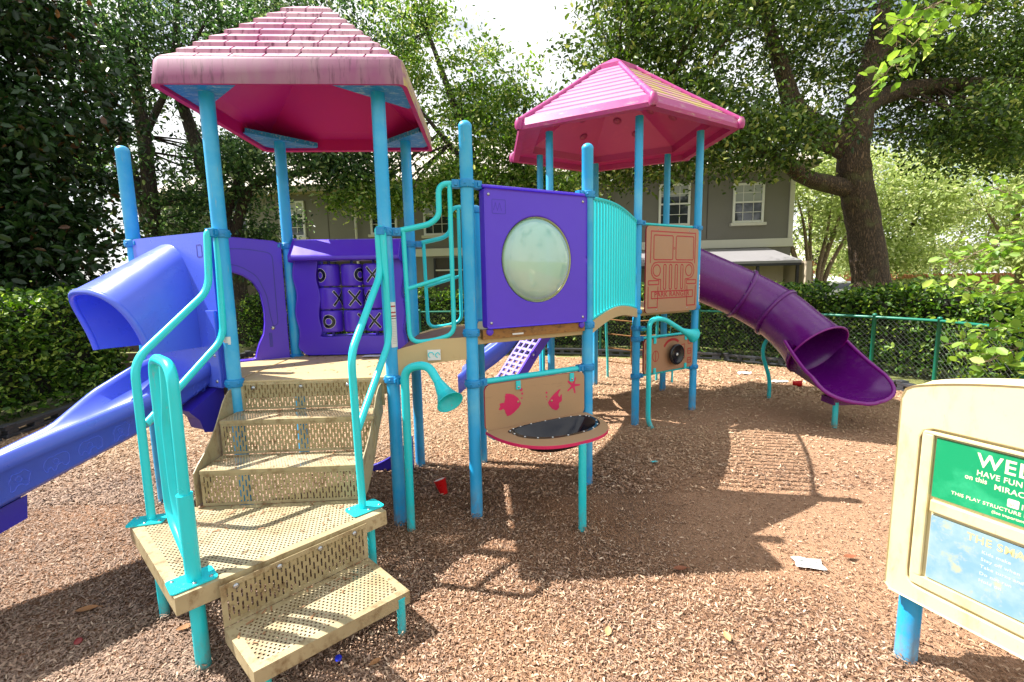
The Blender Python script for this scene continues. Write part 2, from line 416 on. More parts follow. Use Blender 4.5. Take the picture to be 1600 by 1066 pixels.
flat('parking_lot', [(9.5, 23), (60, 21), (60, 34), (9.5, 34)], -0.02, M.m)

def inside(poly, x, y):
    r = np.zeros(len(x), dtype=bool); n = len(poly)
    for i in range(n):
        (x1, y1), (x2, y2) = poly[i], poly[(i+1) % n]
        c = ((y1 > y) != (y2 > y)) & (x < (x2-x1)*(y-y1)/(y2-y1+1e-12)+x1); r ^= c
    return r
def chips(n, y0, y1, L0, L1):
    u = rng.random(n); y = y0*(y1/y0)**u                        # thinner with distance
    x = rng.uniform(-1.18, 1.18, n)*(y+0.15); k = inside(MULCH, x, y)
    w = x+.9*np.sin(1.3*x+2.1*y)+.7*np.sin(2.9*y-1.7*x+1)+.3*np.sin(6*x+5*y); worn = np.clip((w-.2)/1.6, 0, 1)*np.clip((5.9-np.abs(y-3.2)*1.6-.0*x)/2.2, 0, 1)   # kicked-out hollow
    k &= rng.random(n) > worn*.72; x, y = x[k], y[k]; n = len(x)
    L = rng.uniform(L0, L1, n)*rng.choice([0.6, 1, 1.3], n); W = L*rng.uniform(0.16, 0.42, n)
    a = rng.uniform(0, 2*PI, n); t = rng.normal(0, 0.28, n); b = rng.normal(0, 0.35, n)
    d = np.stack([np.cos(a)*np.cos(t), np.sin(a)*np.cos(t), np.sin(t)], 1); w = np.stack([-np.sin(a)*np.cos(b), np.cos(a)*np.cos(b), np.sin(b)], 1)
    nn = np.cross(d, w)
    z = rng.uniform(0.001, 0.010, n)+np.abs(np.sin(t))*L*0.5+np.abs(np.sin(b))*W*0.5
    c = np.stack([x, y, z], 1); L = L[:, None]/2; W = W[:, None]/2; tp = rng.uniform(0.35, 1.0, n)[:, None]
    q = [c-d*L-w*W*tp, c-d*L+w*W*tp, c+w*W+nn*W*0.5, c+d*L*0.9+w*W*tp*0.8, c+d*L-w*W*tp, c-w*W+nn*W*0.4]
    return np.stack(q, 1).reshape(-1, 3)
def heaps():
    out = []
    for (px, py) in [F1, F2, B1, B2, P0, P7, P9, P5]+HX+[(-.70, 2.95), (.44, 2.90), (1.53, 4.97), (3.45, 4.87), (3.44, 6.14), (-1.369, 1.841), (-1.78, 2.17), (-.545, 2.015), (1.66, 1.79)]:
        m = 170; a = rng.uniform(0, 2*PI, m); r = .036+np.abs(rng.normal(0, .055, m)); L = rng.uniform(.008, .024, m); W = L*rng.uniform(.2, .42, m)
        c = np.stack([px+r*np.cos(a), py+r*np.sin(a), .006+.034*np.clip(1-(r-.04)/.11, 0, 1)*rng.uniform(.4, 1, m)], 1)
        d = rng.normal(size=(m, 3))*np.array([1, 1, .45]); d /= np.linalg.norm(d, axis=1)[:, None]; w = np.cross(np.array([0, 0, 1.0])+rng.normal(0, .3, (m, 3)), d); w /= np.linalg.norm(w, axis=1)[:, None]; nn = np.cross(d, w); L = L[:, None]/2; W = W[:, None]/2
        out.append(np.stack([c-d*L-w*W*.7, c-d*L+w*W*.7, c+w*W+nn*W*.5, c+d*L*.9+w*W*.5, c+d*L-w*W*.6, c-w*W+nn*W*.4], 1).reshape(-1, 3))
    return np.concatenate(out)
def chips_beside(n):
    x = rng.uniform(-6, 6.6, n); y = rng.uniform(-2.8, 10.8, n); k = inside(MULCH, x, y) & ((np.abs(x) > 1.12*(y+.15)) | (y < 1.3)); x, y = x[k], y[k]; n = len(x)
    a = rng.uniform(0, 2*PI, n); L = rng.uniform(.018, .05, n)/2; W = L*rng.uniform(.2, .45, n); z = rng.uniform(.003, .014, n); tl = rng.normal(0, .25, n)
    c = np.stack([x, y, z], 1); d = np.stack([np.cos(a), np.sin(a), tl], 1)*L[:, None]; w = np.stack([-np.sin(a), np.cos(a), rng.normal(0, .3, n)], 1)*W[:, None]; u = np.array([0, 0, 1.0])*W[:, None]*.5
    return np.stack([c-d-w*.7, c-d+w*.7, c+w+u, c+d*.9+w*.5, c+d-w*.6, c-w+u], 1).reshape(-1, 3)
vs = np.concatenate([heaps(), chips_beside(90000), chips(300000, 1.25, 3.8, 0.007, 0.021), chips(200000, 3.4, 6.8, 0.013, 0.032), chips(100000, 6.2, 11.0, 0.022, 0.05)])
n = len(vs)//6; i = np.arange(n)*6
F = np.concatenate([np.stack([i, i+1, i+2, i+5], 1), np.stack([i+5, i+2, i+3, i+4], 1)])
M = Mat('wood_chip'); g = M.n('ShaderNodeNewGeometry'); x = M.n('ShaderNodeValToRGB'); e = x.color_ramp.elements
e[0].position = 0; e[0].color = rgb(68, 48, 38); e[1].position = 1; e[1].color = rgb(212, 188, 162)
for p_, c_ in ((0.2, (116, 86, 66)), (0.5, (158, 124, 98)), (0.72, (146, 124, 110)), (0.88, (184, 152, 124))):
    q = e.new(p_); q.color = rgb(*c_)
M.l(g.outputs['Random Per Island'], x.inputs['Fac']); bigc = M.ramp(M.noise(M.coord(), 0.9, 4), 0.42, 0.66)
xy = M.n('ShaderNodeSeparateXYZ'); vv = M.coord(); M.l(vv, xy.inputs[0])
sun_pale = M.ramp(M.math('DIVIDE', M.math('ADD', xy.outputs['Y'], M.noise(vv, 1.1, 4)), 8.0), .52, .68)  # sunlit patch put into the chip colour, paler from the middle distance on
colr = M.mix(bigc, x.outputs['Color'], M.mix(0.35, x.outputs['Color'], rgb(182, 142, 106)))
shade_grey = M.ramp(M.math('MULTIPLY_ADD', M.math('ADD', xy.outputs['X'], M.math('MULTIPLY', M.noise(vv, .9, 4), 1.6)), -.5, .5), .35, .85)  # grey cast of the shaded left side, put into the chip colour
colr = M.mix(M.math('MULTIPLY', shade_grey, .42), colr, rgb(142, 128, 118))
M.color(M.mix(M.math('MULTIPLY', sun_pale, .45), colr, rgb(204, 176, 140))); M.rough(0.8)
M.b.inputs['Specular IOR Level'].default_value = 0.25
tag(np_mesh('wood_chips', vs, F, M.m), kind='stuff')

# ------------------------------------------------------------------ apartment building behind the hedge
M = Mat('stucco'); v = M.coord(); M.color(M.mix(M.noise(v, 1.2, 5), rgb(116, 113, 108), rgb(130, 127, 121))); M.rough(0.9); M.bump(M.noise(v, 90, 3), 0.3, 0.01); M_stucco = M.m
M_trim = plastic('cream_trim', rgb(206, 204, 192), 0.6, 0.04, 3)
M_beige = plastic('beige_wall', rgb(186, 172, 150), 0.8, 0.05, 2)
M = Mat('window_glass'); M.color(rgb(52, 58, 62)); M.rough(0.06); M.b.inputs['Specular IOR Level'].default_value = 0.8; M_glass = M.m
M_blind = plastic('window_blind', rgb(168, 172, 174), 0.6, 0.05, 4)
M = Mat('shingle_roof'); v = M.coord((1, 1, 1)); M.color(M.mix(M.noise(M.coord((3, 3, 20)), 2, 5), rgb(168, 160, 150), rgb(192, 184, 172))); M.rough(0.9); M_roof = M.m
M_dark = plastic('dark_frame_paint', rgb(34, 34, 36), 0.5, 0.1, 3)
M_shade = plastic('porch_interior', rgb(70, 64, 58), 0.9, 0.1, 1)
BF = Frame((-13.6, 18.69), (9.08, 15.4)); B0 = 0.6      # facade; s in the notes below is measured from x = -13
bld = empty('apartment_building', BF.p(12, 0), 'grey-brown two-storey apartment building with white windows and pale shingle roof', 'building')
mb = MB(); L = BF.L
mb.prism([BF.p(0, 0), BF.p(L, 0), BF.p(L, 5.1), BF.p(0, 5.1)], BF.n*-8)
for s in (2.4, 6.4, 9.3, 14.0, 19.7): mb.box(BF.p(s+B0, 3.95, 0.004), (0.018, 0.012, 2.2), BF.ax, 1)
mb.build('wall', [M_stucco, M_shade], bld)
mb = MB(); mb.box(BF.p(L/2, 2.66, 0.03), (L+.08, 0.07, 0.27), BF.ax); mb.box(BF.p(L-.05, 3.9, 0.02), (0.14, 0.05, 2.2), BF.ax)
mb.build('trim_band', M_trim, bld, 0.01)
mb = MB(); mb.box(BF.p(L/2, 5.02, 0.42), (L+1.0, 0.06, 0.22), BF.ax); mb.box(BF.p(L/2, 4.92, 0.2), (L+.9, 0.42, 0.03), BF.ax); mb.build('eave', plastic('eave_paint', rgb(150, 142, 118), 0.6, 0.05, 3), bld)
mb = MB(); a, b, c, d = BF.p(-.6, 5.12, .5), BF.p(L+.6, 5.12, .5), BF.p(L-3.4, 7.6, -4), BF.p(3.4, 7.6, -4); e_, f_ = BF.p(-.6, 5.12, -8.5), BF.p(L+.6, 5.12, -8.5)
mb.add([a, b, c, d, e_, f_], [(0, 1, 2, 3), (1, 5, 2), (4, 0, 3), (5, 4, 3, 2), (0, 4, 5, 1)]); rf = mb.build('roof', M_roof, bld)
mb = MB(); mb.box(BF.p(11.2+B0, 5.75, -0.75), (1.1, 0.3, 0.12), BF.ax); mb.build('vent', M_dark, rf)
def window(s, z, w, h, blind=0.0, slim=False):
    s += B0; fr = MB()
    o, i = rrect(s-w/2, z, s+w/2, z+h, .005, 1), rrect(s-w/2+.07, z+.07, s+w/2-.07, z+h-.07, .005, 1)
    fr.ring([BF.p(x, y, .07) for x, y in o], [BF.p(x, y, .07) for x, y in i], BF.n*-.075)
    fr.box(BF.p(s, z+h*.52, .05), (w-.14, .05, .05), BF.ax)
    for k in (-1, 1): fr.box(BF.p(s+k*w/6, z+h*.5, .03), (.018, .02, h-.15), BF.ax)
    for k in (.27, .76): fr.box(BF.p(s, z+h*k, .031), (w-.14, .016, .018), BF.ax)
    W = fr.build('window', M_white, bld)
    q = MB(); q.box(BF.p(s, z+h/2, .008), (w-.13, .012, h-.13), BF.ax); q.build('pane', M_glass, W)
    if blind:
        q = MB(); q.box(BF.p(s, z+h-.07-blind*h/2, .02), (w-.15, .008, blind*h), BF.ax); q.build('blind', M_blind, W)
    q = MB(); q.box(BF.p(s, z-.05, .08), (w+.14, .15, .09), BF.ax); q.build('sill', M_trim, W, .006)
for s, z, w, h, bl in ((2.75, 3.42, 1.0, 1.25, 0), (5.0, 3.36, 1.0, 1.3, .3), (8.55, 3.36, 1.0, 1.35, .3), (10.55, 3.26, 1.0, 1.42, .5), (18.65, 3.30, 1.0, 1.35, .25), (20.95, 3.32, 0.95, 1.25, .42)):
    window(s, z, w, h, bl)
mb = MB(); mb.tube([BF.p(7.5+B0, 5.0, .08), BF.p(7.5+B0, 0.1, .08)], .045, 8); mb.build('downspout', M_trim, bld)
# ground floor: dark screened porches and the lean-to porch at the end
mb = MB()
for s0, s1 in ((0.8, 4.6), (5.6, 9.4), (10.4, 15.2)):
    mb.box(BF.p((s0+s1)/2+B0, 1.3, .012), (s1-s0, .02, 2.3), BF.ax)
    for k in range(5): mb.box(BF.p(s0+B0+(s1-s0)*k/4, 1.3, .05), (.07, .06, 2.3), BF.ax, 1)
    mb.box(BF.p((s0+s1)/2+B0, 1.0, .05), (s1-s0, .05, .06), BF.ax, 1); mb.box(BF.p((s0+s1)/2+B0, 2.02, .055), (s1-s0, .05, .05), BF.ax, 2)
mb.build('porch_screen', [M_shade, M_dark, M_trim], bld)
mb = MB(); e0, e1 = 17.0+B0, L-.72
mb.prism([BF.p(e0, 2.5, .08), BF.p(e1, 2.5, .08), BF.p(e1, 2.02, 2.5), BF.p(e0, 2.02, 2.5)], V(0, 0, -.07)); mb.build('porch_roof', plastic('porch_roof_sheet', rgb(140, 138, 140), 0.45, 0.06, 2), bld)
mb = MB()
for s in (e0+.1, e0+1.7, e1-1.1, e1-.06): mb.box(BF.p(s, .97, 2.4), (.07, .07, 1.93), BF.ax)
mb.box(BF.p((e0+e1)/2, 1.93, 2.46), (e1-e0, .06, .1), BF.ax); mb.build('porch_frame', M_dark, bld)
mb = MB(); mb.box(BF.p(e1+.14, 1.0, 1.25), (.14, 2.75, 1.98), BF.ax); mb.box(BF.p(e1-.75, .98, 1.5), (1.35, .06, 1.92), BF.ax); mb.build('porch_side_wall', M_beige, bld)
window(19.0, 1.0, 1.1, .95, .9)
M_brick = plastic('far_brick', rgb(160, 96, 70), 0.9, 0.1, 1)
far = empty('brick_building', (30, 44, 0), 'low red brick building with a pale roof far behind the white cars', 'building')
mb = MB(); mb.box((30, 46, 1.4), (16, 6, 2.8)); mb.build('wall', M_brick, far)
mb = MB(); mb.add([(21.6, 42.6, 2.8), (38.4, 42.6, 2.8), (38.4, 49.4, 2.8), (21.6, 49.4, 2.8), (24, 46, 4.6), (36, 46, 4.6)], [(0, 1, 5, 4), (1, 2, 5), (2, 3, 4, 5), (3, 0, 4), (0, 3, 2, 1)]); mb.build('roof', M_roof, far)

# ------------------------------------------------------------------ trees, hedges, shrubs
M_leafoak = foliage('oak_leaf', rgb(26, 48, 16), rgb(92, 122, 46), rgb(150, 160, 88), 0.12, 0.28)
M_leafmid = foliage('oak_leaf_light', rgb(48, 84, 28), rgb(124, 156, 66), rgb(176, 184, 116), 0.14, 0.5)
M_leafleft = foliage('oak_leaf_cool', rgb(24, 50, 28), rgb(84, 118, 64), rgb(138, 158, 104), 0.12, 0.40)
M_leafmag = foliage('magnolia_leaf', rgb(18, 38, 16), rgb(44, 74, 34), rgb(80, 54, 32), 0.03, 0.2, 0.36)
M_leafyel = foliage('sunny_leaf', rgb(124, 146, 78), rgb(182, 194, 128), rgb(204, 208, 160), 0.1, 0.45)
M_leafnear = foliage('young_leaf', rgb(96, 136, 52), rgb(156, 188, 86), rgb(182, 206, 116), 0.1, 0.5)
M_leafhedge = foliage('hedge_leaf', rgb(16, 40, 13), rgb(86, 128, 40), rgb(158, 186, 84), 0.16, 0.34)
M_bark = bark('oak_bark', rgb(44, 34, 26), rgb(108, 86, 66))
M_barkd = bark('dark_bark', rgb(36, 30, 26), rgb(84, 72, 60))
M_barkp = bark('pale_bark', rgb(124, 104, 84), rgb(176, 154, 128))
M_core = plastic('hedge_twigs', rgb(24, 26, 16), 0.9, 0.4, 20)

def tree(name, label, group, base, limbs, crowns, leaf, bm, size, per, twigs=True, spread=0.42):
    """limbs: list of (points, radii); crowns: ellipsoids filled with sprays of leaves, each hung on a twig"""
    T = empty(name, base, label, 'tree', group); mb = MB(); joints = []
    for pts, rad in limbs:
        P = fillet(pts, 0.6, 3) if len(pts) > 2 else [Vector(p) for p in pts]
        # radius along the limb, with a slight wobble
        acc = [0]
        for a, b in zip(P, P[1:]): acc.append(acc[-1]+(b-a).length)
        R = []
        for q in acc:
            t = q/acc[-1]*(len(rad)-1); k = min(int(t), len(rad)-2); R.append((rad[k]+(rad[k+1]-rad[k])*(t-k))*rnd.uniform(.94, 1.06))
        mb.tube(P, R, 12 if rad[0] > .1 else 7); joints += [(p, r) for p, r in zip(P, R)][len(P)//3:]
    cl = []
    for (cx, cy, cz, rx, ry, rz, n) in crowns:
        d = rng.normal(size=(n, 3)); d /= np.linalg.norm(d, axis=1)[:, None]; r = rng.random(n)**0.45
        cl.append(np.stack([cx+d[:, 0]*rx*r, cy+d[:, 1]*ry*r, cz+d[:, 2]*rz*r], 1))
    cl = np.concatenate(cl)
    if twigs and joints:
        J = np.array([list(p) for p, r in joints])
        for c in cl[::3]:
            i = int(((J-c)**2).sum(1).argmin()); a = Vector(J[i]); b = Vector(c); m = (a+b)/2+V(rnd.uniform(-.2, .2), rnd.uniform(-.2, .2), rnd.uniform(-.1, .25))
            r0 = min(joints[i][1]*.6, .012+.012*(b-a).length)
            mb.tube([a, m, b], [r0, r0*.6, .005], 5, cap=False)
    mb.build('trunk', bm, T)
    n = len(cl)*per; k = np.repeat(np.arange(len(cl)), per)
    sz = rng.uniform(.6, 1.3, len(cl))[k]
    off = rng.normal(size=(n, 3))*np.array([spread, spread, spread*.55])*sz[:, None]
    vs, fs = leaf_arrays(cl[k]+off, size, .5); np_mesh('crown', vs, fs, leaf, parent=T)
    return T

tree('oak_tree', 'huge spreading oak with a thick leaning trunk behind the hedge', None, (8.35, 11, 0),
     [([(8.62, 11, -.1), (8.42, 11, 1.4), (8.12, 11, 2.8), (7.90, 11, 3.55), (7.74, 11, 4.3), (7.86, 11, 5.5), (8.1, 11, 6.8), (8.6, 11.2, 8.5)], [.49, .40, .355, .345, .31, .19, .14, .08]),
      ([(7.90, 11, 3.5), (6.6, 10.9, 3.78), (6.0, 10.7, 4.2), (4.9, 10.2, 4.3), (3.6, 9.9, 4.5)], [.21, .175, .15, .10, .05]),
      ([(7.74, 11, 4.4), (7.1, 11.1, 4.9), (6.5, 11.2, 5.3), (6.1, 11.3, 6.6), (5.6, 11.4, 8)], [.25, .21, .18, .13, .06]),
      ([(7.74, 11, 4.2), (6.7, 11.1, 4.75), (5.4, 10.8, 4.7), (3.9, 10.6, 5.3), (2.4, 10.4, 6.0)], [.14, .11, .1, .07, .04]),
      ([(7.84, 11, 5.2), (8.5, 11.2, 5.6), (9.4, 11.4, 5.85), (12.4, 11.6, 6.0), (14.5, 11.8, 6.4)], [.2, .17, .15, .1, .05]),
      ([(8.0, 11, 6.2), (9.2, 11.2, 7.3), (10.8, 11.2, 8.4)], [.16, .12, .06])],
     [(6.4, 12.0, 7.6, 5.0, 2.0, 3.0, 165), (5.0, 10.4, 8.2, 2.6, 1.4, 1.8, 60), (3.0, 9.7, 6.3, 2.1, 1.5, 1.9, 85), (3.7, 9.5, 4.35, 1.7, 1.0, 1.0, 44), (5.5, 10.0, 4.3, 0.9, .8, .9, 18), (2.4, 10.2, 4.4, 1.5, .9, .8, 44), (12.2, 12.0, 6.4, 3.6, 1.9, 2.4, 200), (10.6, 10.6, 4.7, 2.3, 1.2, 0.8, 36), (9.6, 12.6, 6.4, 1.6, 1.0, 1.4, 40)],
     M_leafoak, M_bark, .098, 165, spread=.36)
tree('oak_tree', 'open light green oak in front of the white gap of sky', 'oaks in front of the building', (-.4, 14, 0),
     [([(-.4, 14, -.1), (-.5, 14, 3), (-1.1, 14, 5.4), (-2.2, 14.2, 8.6)], [.2, .17, .12, .05]), ([(-.5, 14, 3.2), (.4, 13.9, 5), (.5, 13.9, 6.6)], [.12, .09, .04]), ([(-.9, 14, 4.6), (-1.8, 13.8, 5.6), (-2.6, 13.8, 6.6)], [.09, .07, .03])],
     [(-.9, 14, 6.2, 2.4, 1.4, 1.9, 82), (-2.6, 14.2, 8.6, 1.2, 1.1, 2.0, 34), (.7, 13.8, 5.5, 1.3, 1.1, 1.2, 34), (-1.2, 13.6, 4.2, 1.5, 1, .7, 60), (-3.6, 13.2, 3.9, 1.3, .8, .5, 26), (1.2, 13.6, 4.2, 1.2, .8, .6, 26)],
     M_leafmid, M_barkd, .108, 140, spread=.30)
tree('oak_tree', 'slim two-stemmed oak beside the dark magnolia', 'oaks in front of the building', (-9.7, 13, 0),
     [([(-9.7, 13, -.1), (-9.65, 13, 3.2), (-9.6, 13, 5.8), (-9.9, 13.1, 9)], [.22, .19, .16, .06]), ([(-9.7, 13, 2.9), (-10.1, 13, 5), (-10.7, 13, 6.9), (-11.5, 13, 9)], [.16, .14, .11, .05]), ([(-9.6, 13, 5.6), (-8.6, 12.9, 7), (-7.6, 12.8, 8.2)], [.1, .07, .03])],
     [(-9.8, 13, 7.8, 3.0, 1.6, 2.4, 105), (-11, 12.6, 4.9, 1.6, 1.2, 1.0, 26), (-9.2, 13.6, 3.2, 1.6, 1.0, 1.3, 34), (-8.7, 14.4, 5.0, 1.2, .8, 1.3, 26)],
     M_leafleft, M_barkd, .112, 130, spread=.34)
tree('oak_tree', 'broad oak overhanging the building behind the square pink roof', 'oaks in front of the building', (-7.7, 13.4, 0),
     [([(-7.7, 13.4, -.1), (-7.75, 13.4, 2.6), (-8.3, 13.4, 4.6), (-8.9, 13.4, 7), (-8.6, 13.4, 9.4)], [.25, .22, .2, .13, .06]), ([(-7.75, 13.4, 2.9), (-7.2, 13.4, 4.4), (-5.6, 13.4, 4.7), (-3.8, 13.3, 5.1)], [.14, .12, .09, .05]), ([(-7.9, 13.4, 3.6), (-6.6, 13.4, 6), (-5.2, 13.4, 8)], [.15, .11, .05])],
     [(-5.7, 13.6, 7.8, 3.0, 1.7, 2.6, 140), (-4.4, 13.1, 4.8, 1.9, 1.1, .8, 60), (-7.2, 12.9, 4.6, 1.2, 1.0, 1.0, 26), (-7.4, 14.2, 2.9, 1.2, .8, 1.6, 30)],
     M_leafleft, M_barkd, .112, 130, spread=.34)
tree('magnolia_tree', 'dense dark magnolia with rusty leaves filling the corner behind the hedge', None, (-9.7, 9.0, 0),
     [([(-9.7, 9.0, -.1), (-9.7, 9.0, 4), (-9.6, 9.0, 8.5)], [.2, .15, .04])],
     [(-9.7, 9.0, 4.6, 2.3, 1.9, 4.2, 320), (-9.1, 8.6, 2.2, 1.8, 1.3, 1.6, 90)],
     M_leafmag, M_barkd, .145, 105, spread=.36)
for (x, y, z, rx, rz, n, lab) in ((15.5, 20, 4.4, 3.0, 2.9, 120, 'sunny yellow-green tree just to the right of the big oak trunk'), (20.5, 19, 4.6, 3.6, 3.4, 150, 'wide pale green tree with twisting grey limbs near the photo edge'), (17.8, 27, 4.2, 2.2, 2.4, 50, 'small bright tree standing over the white cars'), (27, 30, 5, 5.5, 4.0, 130, 'distant pale tree mass beyond the parking lot')):
    tree('street_tree', lab, 'sunny trees beyond the hedge', (x, y, 0), [([(x, y, -.1), (x+.1, y, 1.6), (x-.4, y, 3.4), (x-.6, y, z+1)], [.2, .17, .12, .04]), ([(x+.1, y, 1.6), (x+1.2, y, 3.2), (x+1.9, y, z+.6)], [.14, .1, .03]), ([(x, y, 1.9), (x-1.3, y-.3, 3.1), (x-2.1, y-.4, 4)], [.1, .08, .03])],
         [(x, y, z, rx, 1.8, rz, n), (x, y-1, 2.2, rx*.8, 1, .8, n//4)], M_leafyel, M_barkp if x > 20 else M_barkd, .16, 95, spread=.5)
stems = []
for k in range(9):
    a = -1.25+2.5*k/8; stems.append(([(11.75+.05*k, 18.4, -.1), (11.75+.35*a, 18.4+.2*math.sin(k*2), 1.6), (11.8+1.1*a, 18.4+.4*math.sin(k*2), 3.6), (11.8+1.7*a, 18.4, 5.2)], [.1, .085, .05, .015]))
tree('crape_myrtle', 'pale many-stemmed tree between the building and the thick oak trunk', None, (11.75, 18.4, 0), stems, [(11.8, 18.3, 5.0, 1.9, 1.1, 1.4, 70), (12.3, 18, 3.6, 1.4, .8, .8, 16)], M_leafyel, M_barkp, .14, 80)
# a broad-leaved sapling outside the fence on the right whose sprays reach into the picture
T = empty('young_tree', (6.9, 5.2, 0), 'young broad-leaved tree with bright sprays hanging over the fence', 'tree'); mb = MB(); LC = []
def spray(pts, r, dens, wid, first=.25):
    P = fillet(pts, .3, 4); mb.tube(P, [r*(1-.8*i/(len(P)-1)) for i in range(len(P))], 6)
    for a, b in zip(P[int(len(P)*first):], P[int(len(P)*first)+1:]):
        for _ in range(max(2, int(dens*(b-a).length))):
            q = a.lerp(b, rnd.random()); d = V(rnd.gauss(0, 1), rnd.gauss(0, 1), rnd.gauss(-.1, .7)).normalized()*rnd.uniform(.06, wid)
            mb.tube([q, q+d], [.003, .0015], 4, cap=False); LC.append(q+d)
mb.tube(fillet([(6.9, 5.2, -.1), (6.85, 5.2, 1.5), (6.95, 5.15, 3), (7.2, 5.1, 4.6)], .5), .06, 8)
spray([(6.9, 5.2, 1.4), (6.3, 5.4, 1.9), (5.7, 5.5, 2.0), (5.2, 5.6, 1.7)], .022, 55, .22)
spray([(6.88, 5.2, 1.2), (6.2, 5.3, 1.5), (5.6, 5.3, 1.35), (4.95, 5.4, 1.5)], .02, 60, .22)
spray([(6.88, 5.2, 1.0), (6.2, 5.3, 1.15), (5.6, 5.3, 1.0), (5.1, 5.35, .8)], .02, 60, .24)
spray([(6.88, 5.2, .9), (6.1, 5.2, .9), (5.6, 5.2, .75), (5.2, 5.2, .55)], .018, 60, .24)
spray([(6.9, 5.2, 1.6), (6.2, 5.5, 2.3), (5.6, 5.6, 2.6)], .02, 40, .25)
spray([(6.88, 5.2, .7), (6.3, 5.1, .65), (5.8, 5.1, .5)], .018, 60, .25)
spray([(7.1, 5.1, 4.2), (6.0, 5.0, 4.75), (4.9, 5.0, 4.55), (3.9, 5.0, 4.1)], .028, 42, .3, .3)
spray([(5.4, 5.0, 4.68), (4.6, 5.1, 4.4), (3.75, 5.1, 3.55)], .016, 40, .22, .2)
spray([(4.9, 5.0, 4.55), (4.3, 4.9, 4.75), (3.7, 4.9, 4.6)], .014, 45, .22, .2)
mb.build('trunk', M_barkp, T)
vs, fs = leaf_arrays(np.array([list(p) for p in LC for _ in range(2)])+rng.normal(0, .05, (len(LC)*2, 3)), .10, .45, .7, .6); np_mesh('crown', vs, fs, M_leafnear, parent=T)

def hedge(name, label, path, w, h, per, mat=M_leafhedge, size=.065, base=.05, cat='hedge', group=None):
    """a clipped hedge: twiggy dark core inside a shell of small leaves; path is its front edge, body to the left of it"""
    H = empty(name, (path[0][0], path[0][1], 0), label, cat, group); core = MB(); C = []
    for a, b in zip(path, path[1:]):
        F = Frame(a, b); L = F.L; o = .13
        core.prism([F.p(.0, base+.1, -o), F.p(L, base+.1, -o), F.p(L, h-o, -o), F.p(0, h-o, -o)], F.n*-(w-2*o))
        for (area, fn) in ((L*h, lambda m: (rng.uniform(0, L, m), np.zeros(m), base+rng.random(m)**.9*(h-base))), (L*w, lambda m: (rng.uniform(0, L, m), rng.uniform(-w, 0, m), np.full(m, h))), (L*h*.4, lambda m: (rng.uniform(0, L, m), np.full(m, -w), rng.uniform(h*.5, h, m)))):
            m = int(area*per); s, oo, z = fn(m)
            wob = .05*np.sin(s*2.3+z*3)+.04*np.sin(s*5.1-oo*4)
            wob = wob+np.where(rng.random(m) < .07, rng.uniform(.04, .16, m), 0)*(np.sin(s*7.0+z*9) > .2)-.10*(np.sin(s*3.7+1)*np.sin(z*6.1+s) > .72)
            P = np.stack([np.array(F.a.x)+F.u.x*s+F.n.x*(oo+wob), F.a.y+F.u.y*s+F.n.y*(oo+wob), z+wob*.7], 1)+rng.normal(0, .05, (m, 3)); C.append(P)
    core.build('stems', M_core, H); C = np.concatenate(C); C = C[C[:, 2] > .02]
    vs, fs = leaf_arrays(C, size, .55, .55, .45); np_mesh('leaves', vs, fs, mat, parent=H); return H
hedge('hedge', 'clipped hedge in shade at the photo edge behind the covered violet slide', [(-6.15, 3.2), (-6.3, 7.6)], 1.1, 1.5, 1500)
hedge('hedge', 'long clipped hedge along the back behind the tic-tac-toe panel', [(-6.9, 11.9), (-2.0, 11.0), (3.9, 9.75)], 1.0, 1.36, 1000)
hedge('hedge', 'clipped hedge behind the chain link fence below the thick oak trunk', [(3.9, 9.75), (5.6, 8.35), (6.5, 6.8), (6.5, 4.2)], 1.2, 1.33, 1300)
hedge('shrub', 'yellow-green shrub in full sun beside the thick oak trunk', [(14.6, 17.5), (16.6, 17.3)], 1.2, 1.25, 160, M_leafyel, .2, .05, 'shrub')
fb = empty('board_fence', (19, 22.6, 0), 'brown board fence in the distance right of the oak trunk', 'fence'); mb = MB()
for k in range(60): mb.box((18.6+.16*k, 22.6-.02*k, .75+.02*rnd.random()), (.15, .03, 1.5))
mb.build('boards', plastic('fence_boards', rgb(150, 104, 74), 0.9, 0.2, 3), fb)
for k in range(5): mb = MB(); mb.box((18.6+2.3*k, 22.68-.29*k, .75), (.1, .1, 1.5)); mb.build('post', M_barkd, fb)

# ------------------------------------------------------------------ the play structure: one bolted thing, its parts and their sub-parts
PS = empty('play_structure', (0, 4.5, 0), 'blue, purple and turquoise climbing structure with two pink roofs and slides on wood chips', 'play structure')
PR = .0425
def clamp(parent, x, y, z, dirs=()):
    mb = MB(); mb.lathe((x, y, z-.026), (0, 0, 1), [(PR+.001, 0), (PR+.012, .002), (PR+.014, .01), (PR+.014, .042), (PR+.012, .05), (PR+.001, .052)], 20)
    for k in range(6):
        a = k*PI/3+.4; q = V(math.cos(a), math.sin(a), 0); mb.lathe(V(x, y, z)+q*(PR+.012), q, [(.009, 0), (.009, .004), (.004, .007), (.0001, .007)], 8)
    for d in dirs:
        d = V(d[0]-x, d[1]-y, 0).normalized(); w = V(-d.y, d.x, 0)
        mb.box(V(x, y, z)+d*(PR+.03), (.05, .052, .05), (d, w, V(0, 0, 1))); mb.box(V(x, y, z)+d*(PR+.03), (.02, .072, .028), (d, w, V(0, 0, 1)))
    return mb.build('clamp', M_clamp, parent, .004)
